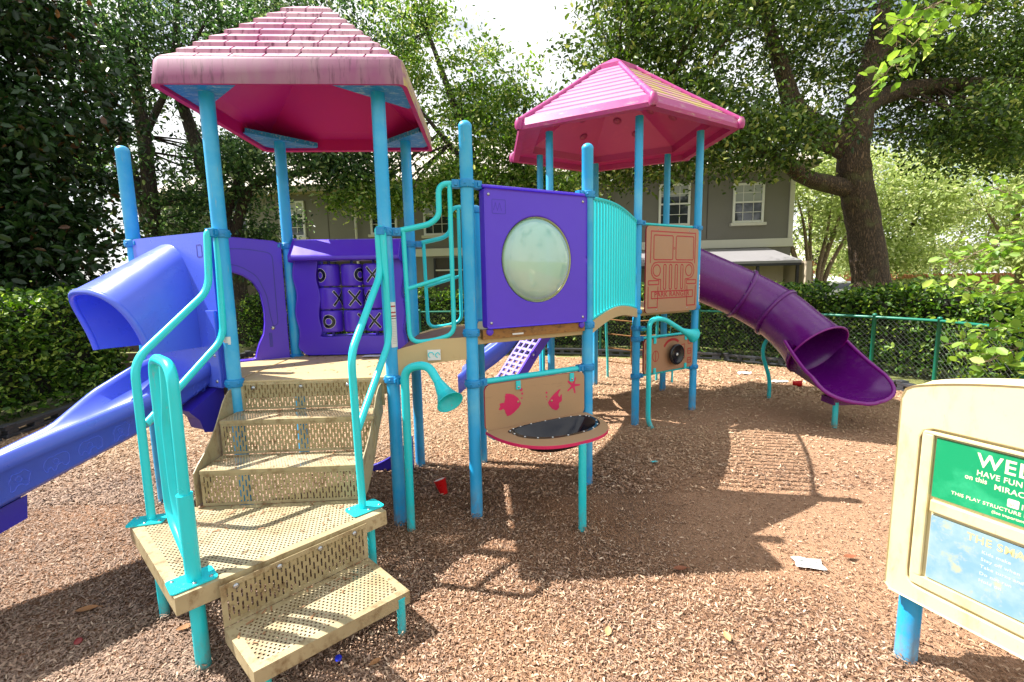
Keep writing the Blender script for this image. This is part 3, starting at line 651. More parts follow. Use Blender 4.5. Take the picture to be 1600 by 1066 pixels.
def post(p, top, clamps, cap=True, label=None):
    x, y = p; mb = MB(); n = 24
    prof = [(PR, -.1), (PR, .6), (PR, 1.2), (PR, top-.04)]
    if cap: prof += [(PR+.001, top-.038), (PR+.001, top-.03)] + [((PR+.001)*math.cos(a), top-.03+.035*math.sin(a)) for a in (0.3, .7, 1.1, 1.4, PI/2)]
    else: prof += [(PR, top)]
    mb.lathe((x, y, 0), (0, 0, 1), prof, n)
    o = mb.build('post', M_post, PS)
    if label: o['label'] = label
    for z, dirs in clamps: clamp(o, x, y, z, dirs)
    return o
pF1 = post(F1, 2.79, [(1.02, ()), (1.965, ((-1.82, 2.8), P0))], False)
pF2 = post(F2, 2.79, [(1.014, ((-.7, 2.95),)), (1.962, (P7, (-.80, 2.9)))], False, 'post of the square roofed deck with a white warning label')
post(B1, 2.79, [(1.96, (P0, B2)), (1.02, ())], False)
post(B2, 2.79, [(1.96, (P5, B1)), (1.02, ())], False)
post(P0, 2.625, [(1.956, (F1, B1)), (1.0, ())])
post(P7, 2.645, [(1.30, ()), (2.261, (P9, F2)), (.955, (P9,))])
post(P9, 2.625, [(1.29, ()), (2.262, (P7, HX[0])), (.960, (P7,))])
post(P5, 2.275, [(1.29, ()), (2.235, (B2, HX[5]))])
hc = [[(2.22, (P9, HX[1])), (1.273, ()), (1.09, ((1.5, 4.99),)), (.97, (HX[1],)), (.552, (HX[1],))], [(2.205, (HX[0],)), (1.273, ()), (.975, (HX[0],)), (.545, (HX[0],))], [(2.2, ()), (1.27, ())], [(2.2, ()), (1.27, ())], [(2.2, ()), (1.27, ())], [(2.22, (P5,)), (1.27, ())]]
for k in range(6): post(HX[k], 3.30, hc[k], False)
def sticker(F, s, z0, z1, w):
    """a printed strip wrapped on the post"""
    return None
def wrap(p, z0, z1, a0, a1, r, mb, mat=0, n=8):
    mb.grid([[V(p[0]+r*math.cos(a0+(a1-a0)*i/n), p[1]+r*math.sin(a0+(a1-a0)*i/n), z) for i in range(n+1)] for z in (z0, z1)], mat)
mb = MB(); a0, a1 = math.radians(-72), math.radians(-8)
wrap(F2, 1.228, 1.520, a0, a1, PR+.0012, mb)
for z, h in ((1.495, .006), (1.455, .006), (1.432, .006)): wrap(F2, z-h, z+h*.4, a0+.15, a1-.1, PR+.0020, mb, 1)
wrap(F2, 1.412, 1.416, a0+.15, a1-.1, PR+.0020, mb, 2)
for k in range(14): wrap(F2, 1.395-k*.011, 1.398-k*.011, a0+.2, a1-.15-.2*((k*7) % 3)/3, PR+.0020, mb, 3)
mb.build('warning_label', [M_label, M_redline, M_black, plastic('faint_print', rgb(176, 180, 180), .6, .05, 9)], pF2)
mb = MB(); wrap(F1, 1.285, 1.325, math.radians(-110), math.radians(-58), PR+.001, mb); wrap(F1, 1.275, 1.285, math.radians(-80), math.radians(-60), PR+.001, mb); wrap(F1, 1.29, 1.318, math.radians(-122), math.radians(-111), PR+.001, mb, 1)
mb.build('torn_label', [M_label, plastic('label_orange', rgb(200, 120, 80), .6, .1, 20)], pF1)
mb = MB(); wrap(HX[1], 1.34, 1.66, math.radians(-60), math.radians(-5), PR+.0012, mb)
for k in range(3): wrap(HX[1], 1.58-k*.04, 1.592-k*.04, math.radians(-55), math.radians(-8), PR+.002, mb, 1)
mb.build('warning_label', [M_label, M_redline], [o for o in PS.children if o.name.startswith('post')][9])

# decks
def deck(poly, z, h=.09, inset=.02):
    mb = MB(); mb.prism([(x, y, z) for x, y in poly], (0, 0, -.03)); n = len(poly); c = V(sum(p[0] for p in poly)/n, sum(p[1] for p in poly)/n)
    q = [V(p[0], p[1], 0).lerp(V(c.x, c.y, 0), inset) for p in poly]; mb.prism([(p.x, p.y, z-.03) for p in q], (0, 0, -h))
    return mb.build('deck', [M_tanp], PS, .006)
FS = Frame(F1, F2)
deck([F1, F2, B2, B1], D1); deck([(-1.825, 3.04), (-1.875, 3.95), P0], D1-.002); deck([P7, P9, P5], D2, .05)
deck(HX, D2, .05, .06)

# square roof
def ux(psi): return V(math.cos(psi), math.sin(psi), 0), V(-math.sin(psi), math.cos(psi), 0)
RU, RV = ux(.0552); RC = V(-1.3245, 3.513, 0); K = .71
M = Mat('dusty_pink_roof'); v = M.coord()
base = M.mix(M.noise(v, 3, 5, .65), rgb(128, 60, 104), rgb(142, 82, 118))
base = M.mix(M.ramp(M.noise(M.coord((1.6, 1.6, .6)), 2.2, 4, .6), .45, .65), base, rgb(138, 100, 116))
st = M.math('MULTIPLY', M.ramp(M.noise(M.coord((46, 46, 1.6)), 1.0, 4, .6), .51, .66), M.ramp(M.noise(v, 4.5, 3), .36, .56))
base = M.mix(M.math('MULTIPLY', st, .9), base, rgb(84, 40, 62))
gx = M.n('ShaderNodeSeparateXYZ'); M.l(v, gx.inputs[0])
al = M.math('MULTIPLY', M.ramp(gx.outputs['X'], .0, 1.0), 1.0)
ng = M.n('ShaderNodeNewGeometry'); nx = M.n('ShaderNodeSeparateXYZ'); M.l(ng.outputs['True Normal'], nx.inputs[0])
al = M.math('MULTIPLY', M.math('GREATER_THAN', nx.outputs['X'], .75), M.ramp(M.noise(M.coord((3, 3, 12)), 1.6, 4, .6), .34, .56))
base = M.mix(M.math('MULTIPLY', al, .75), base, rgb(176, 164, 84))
M.color(base); M.rough(.55); M_dusty = M.m
M_tile = plastic('chalky_roof_tile', rgb(176, 108, 144), .6, .14, 5, fade=rgb(196, 158, 174), fade_at=(.35, .6), dirt=rgb(112, 48, 82), dirt_scale=(34, 34, 7), dirt_at=(.53, .66))
def rp(x, y, z): return RC + RU*x + RV*y + V(0, 0, z)
mb = MB()
oo = rrect(-K, -K, K, K, .05, 4); o2 = rrect(-K+.014, -K+.014, K-.014, K-.014, .05, 4); i2 = rrect(-K+.03, -K+.03, K-.03, K-.03, .04, 4); nq = len(oo)
G = [[rp(x, y, 2.77) for x, y in i2], [rp(x, y, 2.765) for x, y in oo], [rp(x, y, 2.78) for x, y in oo], [rp(x, y, 2.90) for x, y in o2], [rp(x*.985, y*.985, 2.918) for x, y in o2]]
mb.grid(G[:2], 1, False, True); mb.grid(G[1:], 0, True, True)
NC = 9; ZT = 3.49; zs = [2.912+(ZT-2.912)*i/NC for i in range(NC+1)]; as_ = [K-.05-(K-.05-.10)*i/NC for i in range(NC+1)]
mb.add([rp(x*as_[0], y*as_[0], zs[0]-.012) for x, y in ((-1, -1), (1, -1), (1, 1), (-1, 1))]+[rp(x*.09, y*.09, ZT-.012) for x, y in ((-1, -1), (1, -1), (1, 1), (-1, 1))], [(0, 1, 5, 4), (1, 2, 6, 5), (2, 3, 7, 6), (3, 0, 4, 7)])
dirs4 = [(V(1, 0), V(0, -1)), (V(0, 1), V(1, 0)), (V(-1, 0), V(0, 1)), (V(0, -1), V(-1, 0))]
for i in range(NC):
    a, b, z0, z1 = as_[i], as_[i+1], zs[i], zs[i+1]; n = max(2, round(2*a/.185)); step = 2*a/n; off = step/2 if i % 2 else 0
    cuts = [-a]+[x for x in (-a+off+step*k for k in range(0 if off else 1, n+1)) if -a+.03 < x < a-.03]+[a]
    for (tu, td) in dirs4:
        for q in range(len(cuts)-1):
            x0, x1 = cuts[q]+(.006 if q else 0), cuts[q+1]-(.006 if q < len(cuts)-2 else 0)
            y0, y1 = max(-b, min(b, x0)), max(-b, min(b, x1))
            if q == 0: y0 = -b
            if q == len(cuts)-2: y1 = b
            if y1-y0 < .004: continue
            f = lambda x, d, z: rp(tu.x*x+td.x*d, tu.y*x+td.y*d, z)
            P = [f(x0, a+.006, z0-.004), f(x1, a+.006, z0-.004), f(x1, a+.003, z0+.021), f(x0, a+.003, z0+.021), f(y1, b-.004, z1+.003), f(y0, b-.004, z1+.003), f(y1, b-.004, z1-.02), f(y0, b-.004, z1-.02)]
            mb.add(P, [(0, 1, 2, 3), (3, 2, 4, 5), (1, 6, 4, 2), (0, 3, 5, 7)], 2)
mb.add([rp(x*.10, y*.10, ZT) for x, y in ((-1, -1), (1, -1), (1, 1), (-1, 1))]+[rp(x*.07, y*.07, ZT+.018) for x, y in ((-1, -1), (1, -1), (1, 1), (-1, 1))], [(0, 1, 5, 4), (1, 2, 6, 5), (2, 3, 7, 6), (3, 0, 4, 7), (4, 5, 6, 7)])
# hollow underside
mb.grid([[rp(x, y, 2.77) for x, y in i2], [rp(x, y, 2.86) for x, y in i2], [rp(x*.9, y*.9, 2.90) for x, y in i2]], 1, False, True)
mb.add([rp(x*.61, y*.61, 2.90) for x, y in ((-1, -1), (1, -1), (1, 1), (-1, 1))]+[rp(x*.66, y*.66, 2.90) for x, y in ((-1, -1), (1, -1), (1, 1), (-1, 1))]+[rp(0, 0, 3.34)], [(0, 1, 8), (1, 2, 8), (2, 3, 8), (3, 0, 8), (0, 1, 5, 4), (1, 2, 6, 5), (2, 3, 7, 6), (3, 0, 4, 7)], 1)
RF = tag(mb.build('roof', [M_dusty, M_mag, M_tile], PS), 'square pink roof of stepped tiles streaked with dirt')
for sx in (-1, 1):
    for sy in (-1, 1):
        q = MB(); pl = [(K-.08, K-.034), (K-.44, K-.034), (K-.46, K-.06), (K-.06, K-.46), (K-.034, K-.44), (K-.034, K-.08)]
        q.prism([rp(sx*x, sy*y, 2.80) for x, y in pl], (0, 0, -.01))
        q.prism([rp(sx*x, sy*y, 2.80) for x, y in ((K-.46, K-.06), (K-.06, K-.46), (K-.052, K-.452), (K-.452, K-.052))], (0, 0, .025))
        q.build('bracket', M_brk, RF)

# hexagonal roof
HC2 = V(HCTR[0], HCTR[1], 0); HP = -1.5268; HR = 1.42
def hp(i, r, z, t=0.0):
    a, b = HP+i*PI/3, HP+(i+1)*PI/3; return HC2+(V(math.cos(a), math.sin(a), 0)*(1-t)+V(math.cos(b), math.sin(b), 0)*t)*r+V(0, 0, z)
M = Mat('faded_pink_roof'); v = M.coord()
base = M.mix(M.noise(v, 2.6, 5, .65), rgb(178, 106, 152), rgb(192, 136, 172))
gx = M.n('ShaderNodeSeparateXYZ'); M.l(v, gx.inputs[0])
al = M.math('MULTIPLY', M.math('GREATER_THAN', gx.outputs['X'], 1.40), M.ramp(M.noise(M.coord((2.2, 2.2, 9)), 1.5, 4, .6), .38, .58))
base = M.mix(M.math('MULTIPLY', al, .9), base, rgb(186, 170, 86))
M.color(base); M.rough(.5); M_faded = M.m
M_rib = plastic('pink_rib_plastic', rgb(166, 56, 124), .4, .08, 3, dirt=rgb(176, 140, 140), dirt_scale=(6, 6, 20), dirt_at=(.55, .75))
mb = MB()
for i in range(6):
    mb.add([hp(i, HR, 3.262), hp(i+1, HR, 3.262), hp(i+1, HR+.012, 3.30), hp(i, HR+.012, 3.30), hp(i+1, HR-.03, 3.385), hp(i, HR-.03, 3.385)], [(0, 1, 2, 3), (3, 2, 4, 5)], 1)
    nr = 10
    for k in range(nr):
        r0, r1 = HR-.05-(HR-.05-.24)*k/nr, HR-.05-(HR-.05-.24)*(k+1)/nr; z0, z1 = 3.375+(4.13-3.375)*k/nr, 3.375+(4.13-3.375)*(k+1)/nr
        A = [hp(i, r0, z0-.012, .03), hp(i, r0, z0-.012, .97), hp(i, r0-.002, z0+.016, .97), hp(i, r0-.002, z0+.016, .03), hp(i, r1, z1, .97), hp(i, r1, z1, .03)]
        mb.add(A, [(0, 1, 2, 3), (3, 2, 4, 5)], 0)
    # underside: lip, inner ledge, inner slope with moulded hollows
    mb.add([hp(i, HR, 3.262), hp(i+1, HR, 3.262), hp(i+1, HR-.09, 3.262), hp(i, HR-.09, 3.262), hp(i+1, HR-.10, 3.33), hp(i, HR-.10, 3.33), hp(i+1, HR-.30, 3.34), hp(i, HR-.30, 3.34), hp(i+1, HR-.33, 3.42), hp(i, HR-.33, 3.42), hp(i, 0.02, 4.02), hp(i+1, 0.02, 4.02)],
           [(0, 1, 2, 3), (3, 2, 4, 5), (5, 4, 6, 7), (7, 6, 8, 9), (9, 8, 11, 10)], 2)
    for (t, r) in ((.36, .8), (.66, .55)):
        c = hp(i, r, 3.42+(HR-.33-r)/(HR-.35)*.60-.012, t); rd = (hp(i, 1, 0, .5)-hp(i, 0, 0)).normalized(); nn = (V(0, 0, -1)-rd*.55).normalized()
        mb.lathe(c, nn, [(.001, .006), (.045, .006), (.055, -.004)], 14, 3)
    mb.tube([hp(i, HR+.01, 3.345), hp(i, HR*.6, 3.345+(4.16-3.345)*.47), hp(i, .22, 4.16)], [.036, .03, .028], 8, 1)
    mb.lathe(hp(i, HR+.005, 3.29), (0, 0, 1), [(.03, -.03), (.046, 0), (.046, .05), (.03, .09)], 10, 1)
mb.grid([[hp(i, .27, 4.10) for i in range(6)], [hp(i, .27, 4.165) for i in range(6)], [hp(i, .03, 4.295) for i in range(6)], [hp(i, .001, 4.3) for i in range(6)]], 1, False, True)
tag(mb.build('roof', [M_faded, M_rib, M_mag2, plastic('pink_hollow', rgb(140, 26, 84), .5, .1, 5)], PS), 'six-sided pink roof with ribbed edges and a pointed cap')

# ---- steps
P_riser = perforated('slotted_riser', rgb(156, 142, 106), tuple(FS.u), (0, 0, 1), .0175, .060, .0036, .0165, True)
P_tread = perforated('grooved_tread', rgb(172, 160, 130), tuple(FS.u), tuple(FS.n), .0165, .0165, .0042, 0.0, False)
LU = V(.692, .722, 0).normalized(); LV = V(-LU.y, LU.x, 0)
P_land = perforated('perforated_landing', rgb(170, 158, 128), tuple(LU), tuple(LV), .0205, .0178, .0050, 0.0, False)
P_riser2 = perforated('slotted_kick_plate', rgb(156, 142, 106), tuple(LU), (0, 0, 1), .0185, .060, .0038, .0165, True)
ST = tag(bpy.data.objects.new('steps', None)); ST.location = (-1.35, 2.4, 0); COL.objects.link(ST); ST.parent = PS; ST.matrix_parent_inverse = Matrix.Translation(-PS.location)
def stepobj(mb, name, mats, bev=.003):
    o = mb.build(name, mats, None, bev); o.parent = ST; o.matrix_parent_inverse = Matrix.Translation(-ST.location); return o
def inset(poly, d):
    P = [V(p[0], p[1], 0) for p in poly]; n = len(P); out = []
    for i in range(n):
        a, b, c = P[i-1], P[i], P[(i+1) % n]; e1, e2 = (b-a).normalized(), (c-b).normalized(); n1, n2 = V(-e1.y, e1.x, 0), V(-e2.y, e2.x, 0); m = (n1+n2); m = m/max(1e-6, m.length_squared)*2
        out.append(b+m*d)
    return out
def plate(name, poly, z, lip, edge, pm):
    """sheet metal tread: perforated field, plain border, folded-down lip. poly runs anticlockwise seen from above"""
    I = inset(poly, edge); n = len(poly); mb = MB(); O = [V(p[0], p[1], z) for p in poly]
    mb.add([V(p.x, p.y, z) for p in I], [tuple(range(n))], 1)
    mb.add(O+[V(p.x, p.y, z) for p in I], [(i, (i+1) % n, n+(i+1) % n, n+i) for i in range(n)], 0)
    mb.add(O+[p-V(0, 0, lip) for p in O], [(i, n+i, n+(i+1) % n, (i+1) % n) for i in range(n)], 0)
    o = stepobj(mb, name, [M_tan, pm], 0)
    return o
def fs(s, o): p = FS.p(s, 0, o); return (p.x, p.y)
def riser(name, F, s0, s1, z0, z1, o, pm, edge=.02, bolts=(), mats=None):
    mb = MB(); mb.ring([F.p(*q, o) for q in ((s0, z0), (s1, z0), (s1, z1), (s0, z1))], [F.p(*q, o) for q in ((s0+edge, z0+edge), (s1-edge, z0+edge), (s1-edge, z1-edge), (s0+edge, z1-edge))], F.n*-.003)
    mb.add([F.p(*q, o-.0015) for q in ((s0+edge, z0+edge), (s1-edge, z0+edge), (s1-edge, z1-edge), (s0+edge, z1-edge))], [(0, 1, 2, 3)], 1)
    for s, z in bolts: mb.lathe(F.p(s, z, o), F.n, [(.013, 0), (.012, .005), (.006, .008), (.0001, .0085)], 12, 2)
    return stepobj(mb, name, [M_tan, pm, M_steel], 0)
zA, zB, zL, zS = .836, .622, .41, .205; S0_, S1_ = .015, .93
riser('riser', FS, .04, .955, zA+.004, D1-.012, .012, P_riser, .016, [(.12, D1-.045), (.42, D1-.045), (.72, D1-.045)])
plate('tread', [fs(S0_, .24), fs(S1_, .24), fs(S1_, .015), fs(S0_, .015)], zA, .02, .014, P_tread)
riser('riser', FS, S0_, S1_, zB+.004, zA-.02, .236, P_riser, .016)
plate('tread', [fs(S0_, .482), fs(S1_-.02, .482), fs(S1_-.02, .24), fs(S0_, .24)], zB, .02, .014, P_tread)
riser('riser', FS, S0_, S1_-.02, zL+.004, zB-.02, .477, P_riser, .016)
plate('landing', [(-2.037, 2.328), (-1.37, 1.726), (-.706, 2.419), fs(.915, .474), fs(-.06, .474)], zL, .078, .045, P_land)
plate('tread', [(-1.243, 1.811), (-.995, 1.584), (-.506, 2.036), (-.781, 2.309)], zS, .062, .035, P_land)
FK = Frame((-1.243, 1.811), (-.781, 2.309))
riser('kick_plate', FK, .0, FK.L, zS+.003, .398, .0, P_riser2, .022, [(.06, .372), (.24, .372), (.43, .372), (.61, .372)])
for s, sg in ((-.004, -1), (S1_+.004, 1)):
    top = [(.0, .99), (.05, .985), (.09, .965), (.13, .935), (.17, .885), (.24, .80), (.31, .735), (.38, .685), (.44, .65), (.486, .615)]; bot = [(.486, .42), (.40, .43), (.3, .50), (.2, .60), (.1, .72), (.0, .80)]
    mb = MB(); mb.prism([FS.p(s+(.0 if sg < 0 else -.03*(o/.48)), z, o+.012) for o, z in top+bot], FS.u*(.006*sg)); stepobj(mb, 'side_plate', M_rust if False else M_tan, 0)
for x, y, r in ((-1.369, 1.841, .030), (-1.78, 2.17, .022), (-.80, 2.43, .022), (-.545, 2.015, .020), (-.985, 1.64, .020), (-.83, 2.25, .018)):
    mb = MB(); mb.tube([(x, y, -.08), (x, y, zL-.02 if r > .0201 else zS-.02)], r, 14); stepobj(mb, 'leg', M_turq)

def crumbs(n, pts, z):
    mb = MB(); r_ = random.Random(n)
    for _ in range(n):
        a, b = r_.random(), r_.random(); q = V(*pts[0], z).lerp(V(*pts[1], z), a).lerp(V(*pts[3], z).lerp(V(*pts[2], z), a), b**2); d = r_.uniform(0, PI); L, w = r_.uniform(.006, .02), r_.uniform(.003, .006); u, v = ux(d)
        mb.add([q-u*L-v*w+V(0, 0, .001), q+u*L-v*w*.4+V(0, 0, .002), q+u*L*.8+v*w+V(0, 0, .004), q-u*L+v*w*.7+V(0, 0, .003)], [(0, 1, 2, 3)])
    return mb
CR = MB()
for n_, pts_, z_ in ((46, [fs(.02, .26), fs(.9, .26), fs(.9, .46), fs(.02, .46)], zB+.002), (34, [fs(.04, .03), fs(.9, .03), fs(.9, .22), fs(.04, .22)], zA+.002), (60, [(-1.87, 2.50), (-.95, 2.56), (-1.0, 2.2), (-1.7, 2.2)], zL+.002), (70, [(-1.85, 3.96), (-.86, 4.0), (-.82, 3.1), (-1.8, 3.05)], D1+.001), (30, [(-1.24, 1.83), (-.80, 2.30), (-.62, 2.12), (-1.08, 1.68)], zS+.002)):
    q_ = crumbs(n_, pts_, z_); CR.add(q_.v, q_.f)
cr_ = stepobj(CR, 'chip_crumbs', M.m if False else plastic('chip_crumb', rgb(140, 104, 72), .8, .3, 60), 0); cr_['kind'] = 'stuff'

def handrail(paths, plates, label=None):
    mb = MB()
    for pts, r, f in paths: mb.tube(fillet(pts, f, 6), r, 14)
    o = mb.build('handrail', M_turq, PS)
    if label: o['label'] = label
    for (x, y, ang, w, h) in plates:
        q = MB(); u, v = ux(ang); q.prism([V(x, y, zL+.002)+u*a+v*b for a, b in rrect(-w/2, -h/2, w/2, h/2, .015, 3)], (0, 0, .007))
        for a in (-1, 1): q.lathe(V(x, y, zL+.009)+u*(a*(w/2-.022))+v*(-.3*h*a), (0, 0, 1), [(.008, 0), (.008, .003), (.003, .006), (.0001, .006)], 10, 1)
        q.lathe(V(x, y, zL+.009)+v*(-h*.36), (0, 0, 1), [(.008, 0), (.008, .003), (.003, .006), (.0001, .006)], 10, 1)
        q.build('base_plate', [M_turq, M_steel], o)
    return o
A_, B_, D_ = (-1.946, 2.364), (-.842, 2.446), (-1.369, 1.841)
handrail([([(*A_, zL), (-1.943, 2.375, 1.27), (-1.83, 2.862, 1.625), (-1.824, 2.889, 1.975), (-1.806, 2.955, 1.975), (-1.813, 2.93, 1.32), (-1.938, 2.396, .93)], .0205, .09)], [(A_[0]-.01, A_[1]-.01, math.radians(15), .17, .11)])
handrail([([(*B_, zL), (-.845, 2.425, 1.28), (-.812, 2.955, 1.70), (-.818, 2.965, 1.975), (-.786, 2.962, 1.975), (-.778, 2.95, 1.28), (-.838, 2.50, .90), (-.842, 2.446, .86)], .0205, .09)], [(B_[0]+.01, B_[1], math.radians(46), .18, .12)])
handrail([([(*D_, zL), (-1.362, 1.834, .80)], .030, .05), ([(-1.362, 1.834, .78), (-1.345, 1.822, 1.34), (-1.575, 2.028, 1.345), (-1.59, 2.042, .60), (-1.41, 1.88, .50)], .0215, .10), ([(-1.44, 1.91, 1.33), (-1.45, 1.915, 1.18), (-1.50, 1.96, 1.05), (-1.50, 1.96, .70), (-1.40, 1.87, .52)], .0185, .12)], [(D_[0]-.005, D_[1]-.005, math.radians(46), .17, .12)])

# ---- covered slide
FH = Frame(P0, F1)
SL = bpy.data.objects.new('covered_slide', None); SL.location = FH.p(.5, 0); COL.objects.link(SL); SL.parent = PS; SL.matrix_parent_inverse = Matrix.Translation(-PS.location)
SL['label'] = 'violet slide with a half-round hood over its entrance'
def under(G):
    def f(mb, name, mats, bev=0):
        o = mb.build(name, mats, None, bev); o.parent = G; o.matrix_parent_inverse = Matrix.Translation(-G.location); return o
    return f
addsl = under(SL)
def lerp(tab, t):
    for (a, x), (b, y) in zip(tab, tab[1:]):
        if t <= b:
            k = (t-a)/(b-a); k = max(0, k); return x+(y-x)*k
    return tab[-1][1]
NR = [(0, 1.16), (.1, 1.121), (.46, 1.0), (.84, .916), (1.03, .87), (1.4, .74), (1.8, .58)]
BT = [(0, .985), (.2, .880), (.47, .766), (.66, .71), (.96, .617), (1.065, .584), (1.4, .44), (1.8, .30)]
FR_ = [(0, 1.17), (.19, 1.107), (.42, .99), (.65, .82), (1.0, .70), (1.8, .40)]
rows = []
for k in range(41):
    t = 1.8*k/40; zr, zb, zf = lerp(NR, t), lerp(BT, t), lerp(FR_, t); zt = zb+.05; q = zf-zt
    sec = [(.765, zb+.012), (.797, zb+.045), (.797, zr-.092), (.817, zr-.085), (.822, zr-.03), (.812, zr-.004), (.79, zr), (.768, zr-.02), (.755, zr-.08), (.70, zt+.06), (.61, zt+.012), (.5, zt), (.37, zt+.01), (.27, zt+q*.35), (.225, zt+q*.8), (.205, zf), (.18, zf), (.165, zf-.03), (.19, zb+.06), (.24, zb+.01), (.5, zb-.0)]
    rows.append([FH.p(s, z, t) for s, z in sec])
mb = MB(); mb.grid(rows, 0, True, True); mb.add(rows[-1], [tuple(range(len(rows[-1])))])
addsl(mb, 'chute', M_vio)
mb = MB(); mb.prism([FH.p(*q, .03) for q in rrect(.05, .985, .945, 1.978, .02)], FH.n*-.06); mb.box(FH.p(.90, 1.24, .04), (.09, .02, .5), FH.ax)
for z in (1.03, 1.20): mb.lathe(FH.p(.91, z, .05), FH.n, [(.012, 0), (.011, .004), (.0001, .007)], 10, 1)
addsl(mb, 'entrance_panel', [M_vio, M_steel], .012)
mb = MB(); ribbon(mb, FH, rrect(.805, 1.83, .855, 1.905, .004, 1), .006, .0312, 0, True); addsl(mb, 'maker_mark', M_viod)
def hood(d):
    R = []
    for k in range(15):
        row = []
        for j in range(37):
            ph = PI*j/36; c, s_ = math.cos(ph), math.sin(ph); tm = (.315+.155*s_)*k/14; hw = .295+.065*(tm/.53)-d
            zt = 1.928-.60*tm-d; zb = 1.245; row.append(FH.p(.448+hw*math.copysign(abs(c)**.8, c), zb+(zt-zb)*s_**.78, tm+.03))
        R.append(row)
    return R
mb = MB(); H1, H2 = hood(0), hood(.035); mb.grid(H1); mb.grid(H2)
rim = [(a+b)/2 for a, b in zip(H1[-1], H2[-1])]; mb.tube(rim, .021, 10); mb.grid([H1[-1], H2[-1]])
for j in (0, -1): mb.grid([[r[j] for r in H1], [r[j] for r in H2]])
addsl(mb, 'hood', M_vio)
mb = MB(); mb.prism([FH.p(.27, z, o) for o, z in ((.955, .60), (.965, .50), (1.22, .42), (1.40, .0), (1.62, .0), (1.60, .40))], FH.u*.46); addsl(mb, 'foot', M_viod, .01)
mb = MB(); mb.prism([FH.p(.70, z, o) for o, z in ((.0, .985), (.20, .86), (.15, .80), (.13, .72), (.06, .70), (.0, .85))], FH.u*.17); addsl(mb, 'underside_bracket', M_viod, .01)
ELE = [(-.05, -.03), (-.052, .01), (-.04, .032), (-.01, .04), (.015, .036), (.03, .045), (.048, .03), (.055, .005), (.05, -.02), (.04, -.03), (.035, -.01), (.022, -.012), (.02, -.035), (.006, -.036), (.0, -.014), (-.02, -.014), (-.024, -.036), (-.04, -.038)]
BEA = [(-.03, -.04), (-.035, -.005), (-.045, .012), (-.03, .028), (-.022, .045), (-.008, .036), (.012, .038), (.026, .044), (.03, .028), (.042, .01), (.034, -.008), (.04, -.038), (.02, -.04), (.014, -.022), (-.008, -.022), (-.014, -.04)]
for t, sh in ((.98, BEA), (.835, ELE), (.69, ELE), (.545, BEA), (.10, BEA)):
    z = (lerp(NR, t)-.09+lerp(BT, t)+.03)/2; mb = MB(); sl = -.32
    P = [FH.p(.7975, z+b-sl*0+sl*a, t+a) for a, b in sh]; mb.tube(fillet(P+[P[0]], .008, 2), .0016, 6, 0, False)
    P2 = [FH.p(.7975, z+.006+.014*math.sin(x), t+.004+.012*math.cos(x)) for x in [q*PI/4 for q in range(9)]]; mb.tube(P2, .0012, 5, 0, False)
    addsl(mb, 'animal_relief', M_vio)

# ---- arch panel between the corner post and the back post
FA = Frame(P0, B1)
half = [(.70, 1.04), (.715, 1.10), (.735, 1.16), (.775, 1.24), (.79, 1.33), (.792, 1.45), (.775, 1.58), (.73, 1.67), (.66, 1.725), (.58, 1.755), (.5, 1.765)]
hole = half+[(1-x, z) for x, z in half[-2::-1]]
outer = [(.05, 1.03), (.955, 1.03), (.955, 1.975), (.90, 2.0), (.5, 2.03), (.10, 2.0), (.05, 1.975)]
oo_, ii_ = matched(outer, hole, (.5, 1.4), 84, outer)
mb = MB(); mb.ring([FA.p(*q, -.03) for q in oo_], [FA.p(*q, -.03) for q in ii_], FA.n*.06)
ap = tag(mb.build('arch_panel', M_purp, PS, .006), 'purple panel with an arched crawl hole')
mb = MB(); g = fillet([V(.42, 1.93), V(.70, 1.93), V(.885, 1.90), V(.885, 1.32), V(.85, 1.30), V(.835, 1.38), V(.82, 1.56), V(.76, 1.72), V(.64, 1.80), V(.42, 1.83)], .05, 4)
ribbon(mb, FA, [(q.x, q.y) for q in g], .007, .0312, 0, False); mb.build('moulded_line', M_viod, ap)
mb = MB(); mb.lathe(FA.p(.845, 1.29, .03), FA.n, [(.016, 0), (.016, .006), (.006, .009), (.0001, .009)], 14); mb.prism([FA.p(*q, .0312) for q in rrect(.81, 1.13, .835, 1.25, .006, 2)], FA.n*.002, 1); mb.build('bolt', [M_steel, M_viod], ap)

# ---- tic tac toe panel
FT = Frame(B1, B2)
TT = bpy.data.objects.new('tic_tac_toe_panel', None); TT.location = FT.p(.5, 1.03); COL.objects.link(TT); TT.parent = PS; TT.matrix_parent_inverse = Matrix.Translation(-PS.location)
addtt = under(TT)
def wav(z, ph=0): return .012*math.sin((z-1.0)/.16*PI+ph)
Zs = [1.10+.76*i/24 for i in range(25)]
outl = [(.075, 1.09), (.075+.0, 1.06), (.12, 1.045), (.5, 1.04), (.90, 1.045), (.935, 1.07)] + [(.94+wav(z), z) for z in Zs] + [(.05-wav(z), z) for z in Zs[::-1]]
inn = [(.23, 1.20), (.25, 1.195), (.5, 1.20), (.76, 1.195), (.785, 1.21)] + [(.79+wav(z, .5), z) for z in Zs[4:]] + [(.24-wav(z, .5), z) for z in Zs[:3:-1]]
a_, b_ = matched(outl, inn, (.5, 1.5), 120)
mb = MB(); mb.ring([FT.p(*q, .05) for q in a_], [FT.p(*q, .05) for q in b_], FT.n*-.12); addtt(mb, 'frame', M_purp, .014)
mb = MB(); mb.prism([FT.p(.055, z, o) for o, z in ((-.08, 1.83), (-.08, 2.0), (-.03, 2.015), (.02, 2.005), (.15, 1.868), (.15, 1.835))], FT.u*.89); addtt(mb, 'header', M_purp, .014)
mb = MB(); mb.box(FT.p(.5, 1.045, -.02), (.80, .07, .05), FT.ax); addtt(mb, 'base_rail', M_viod, .006)
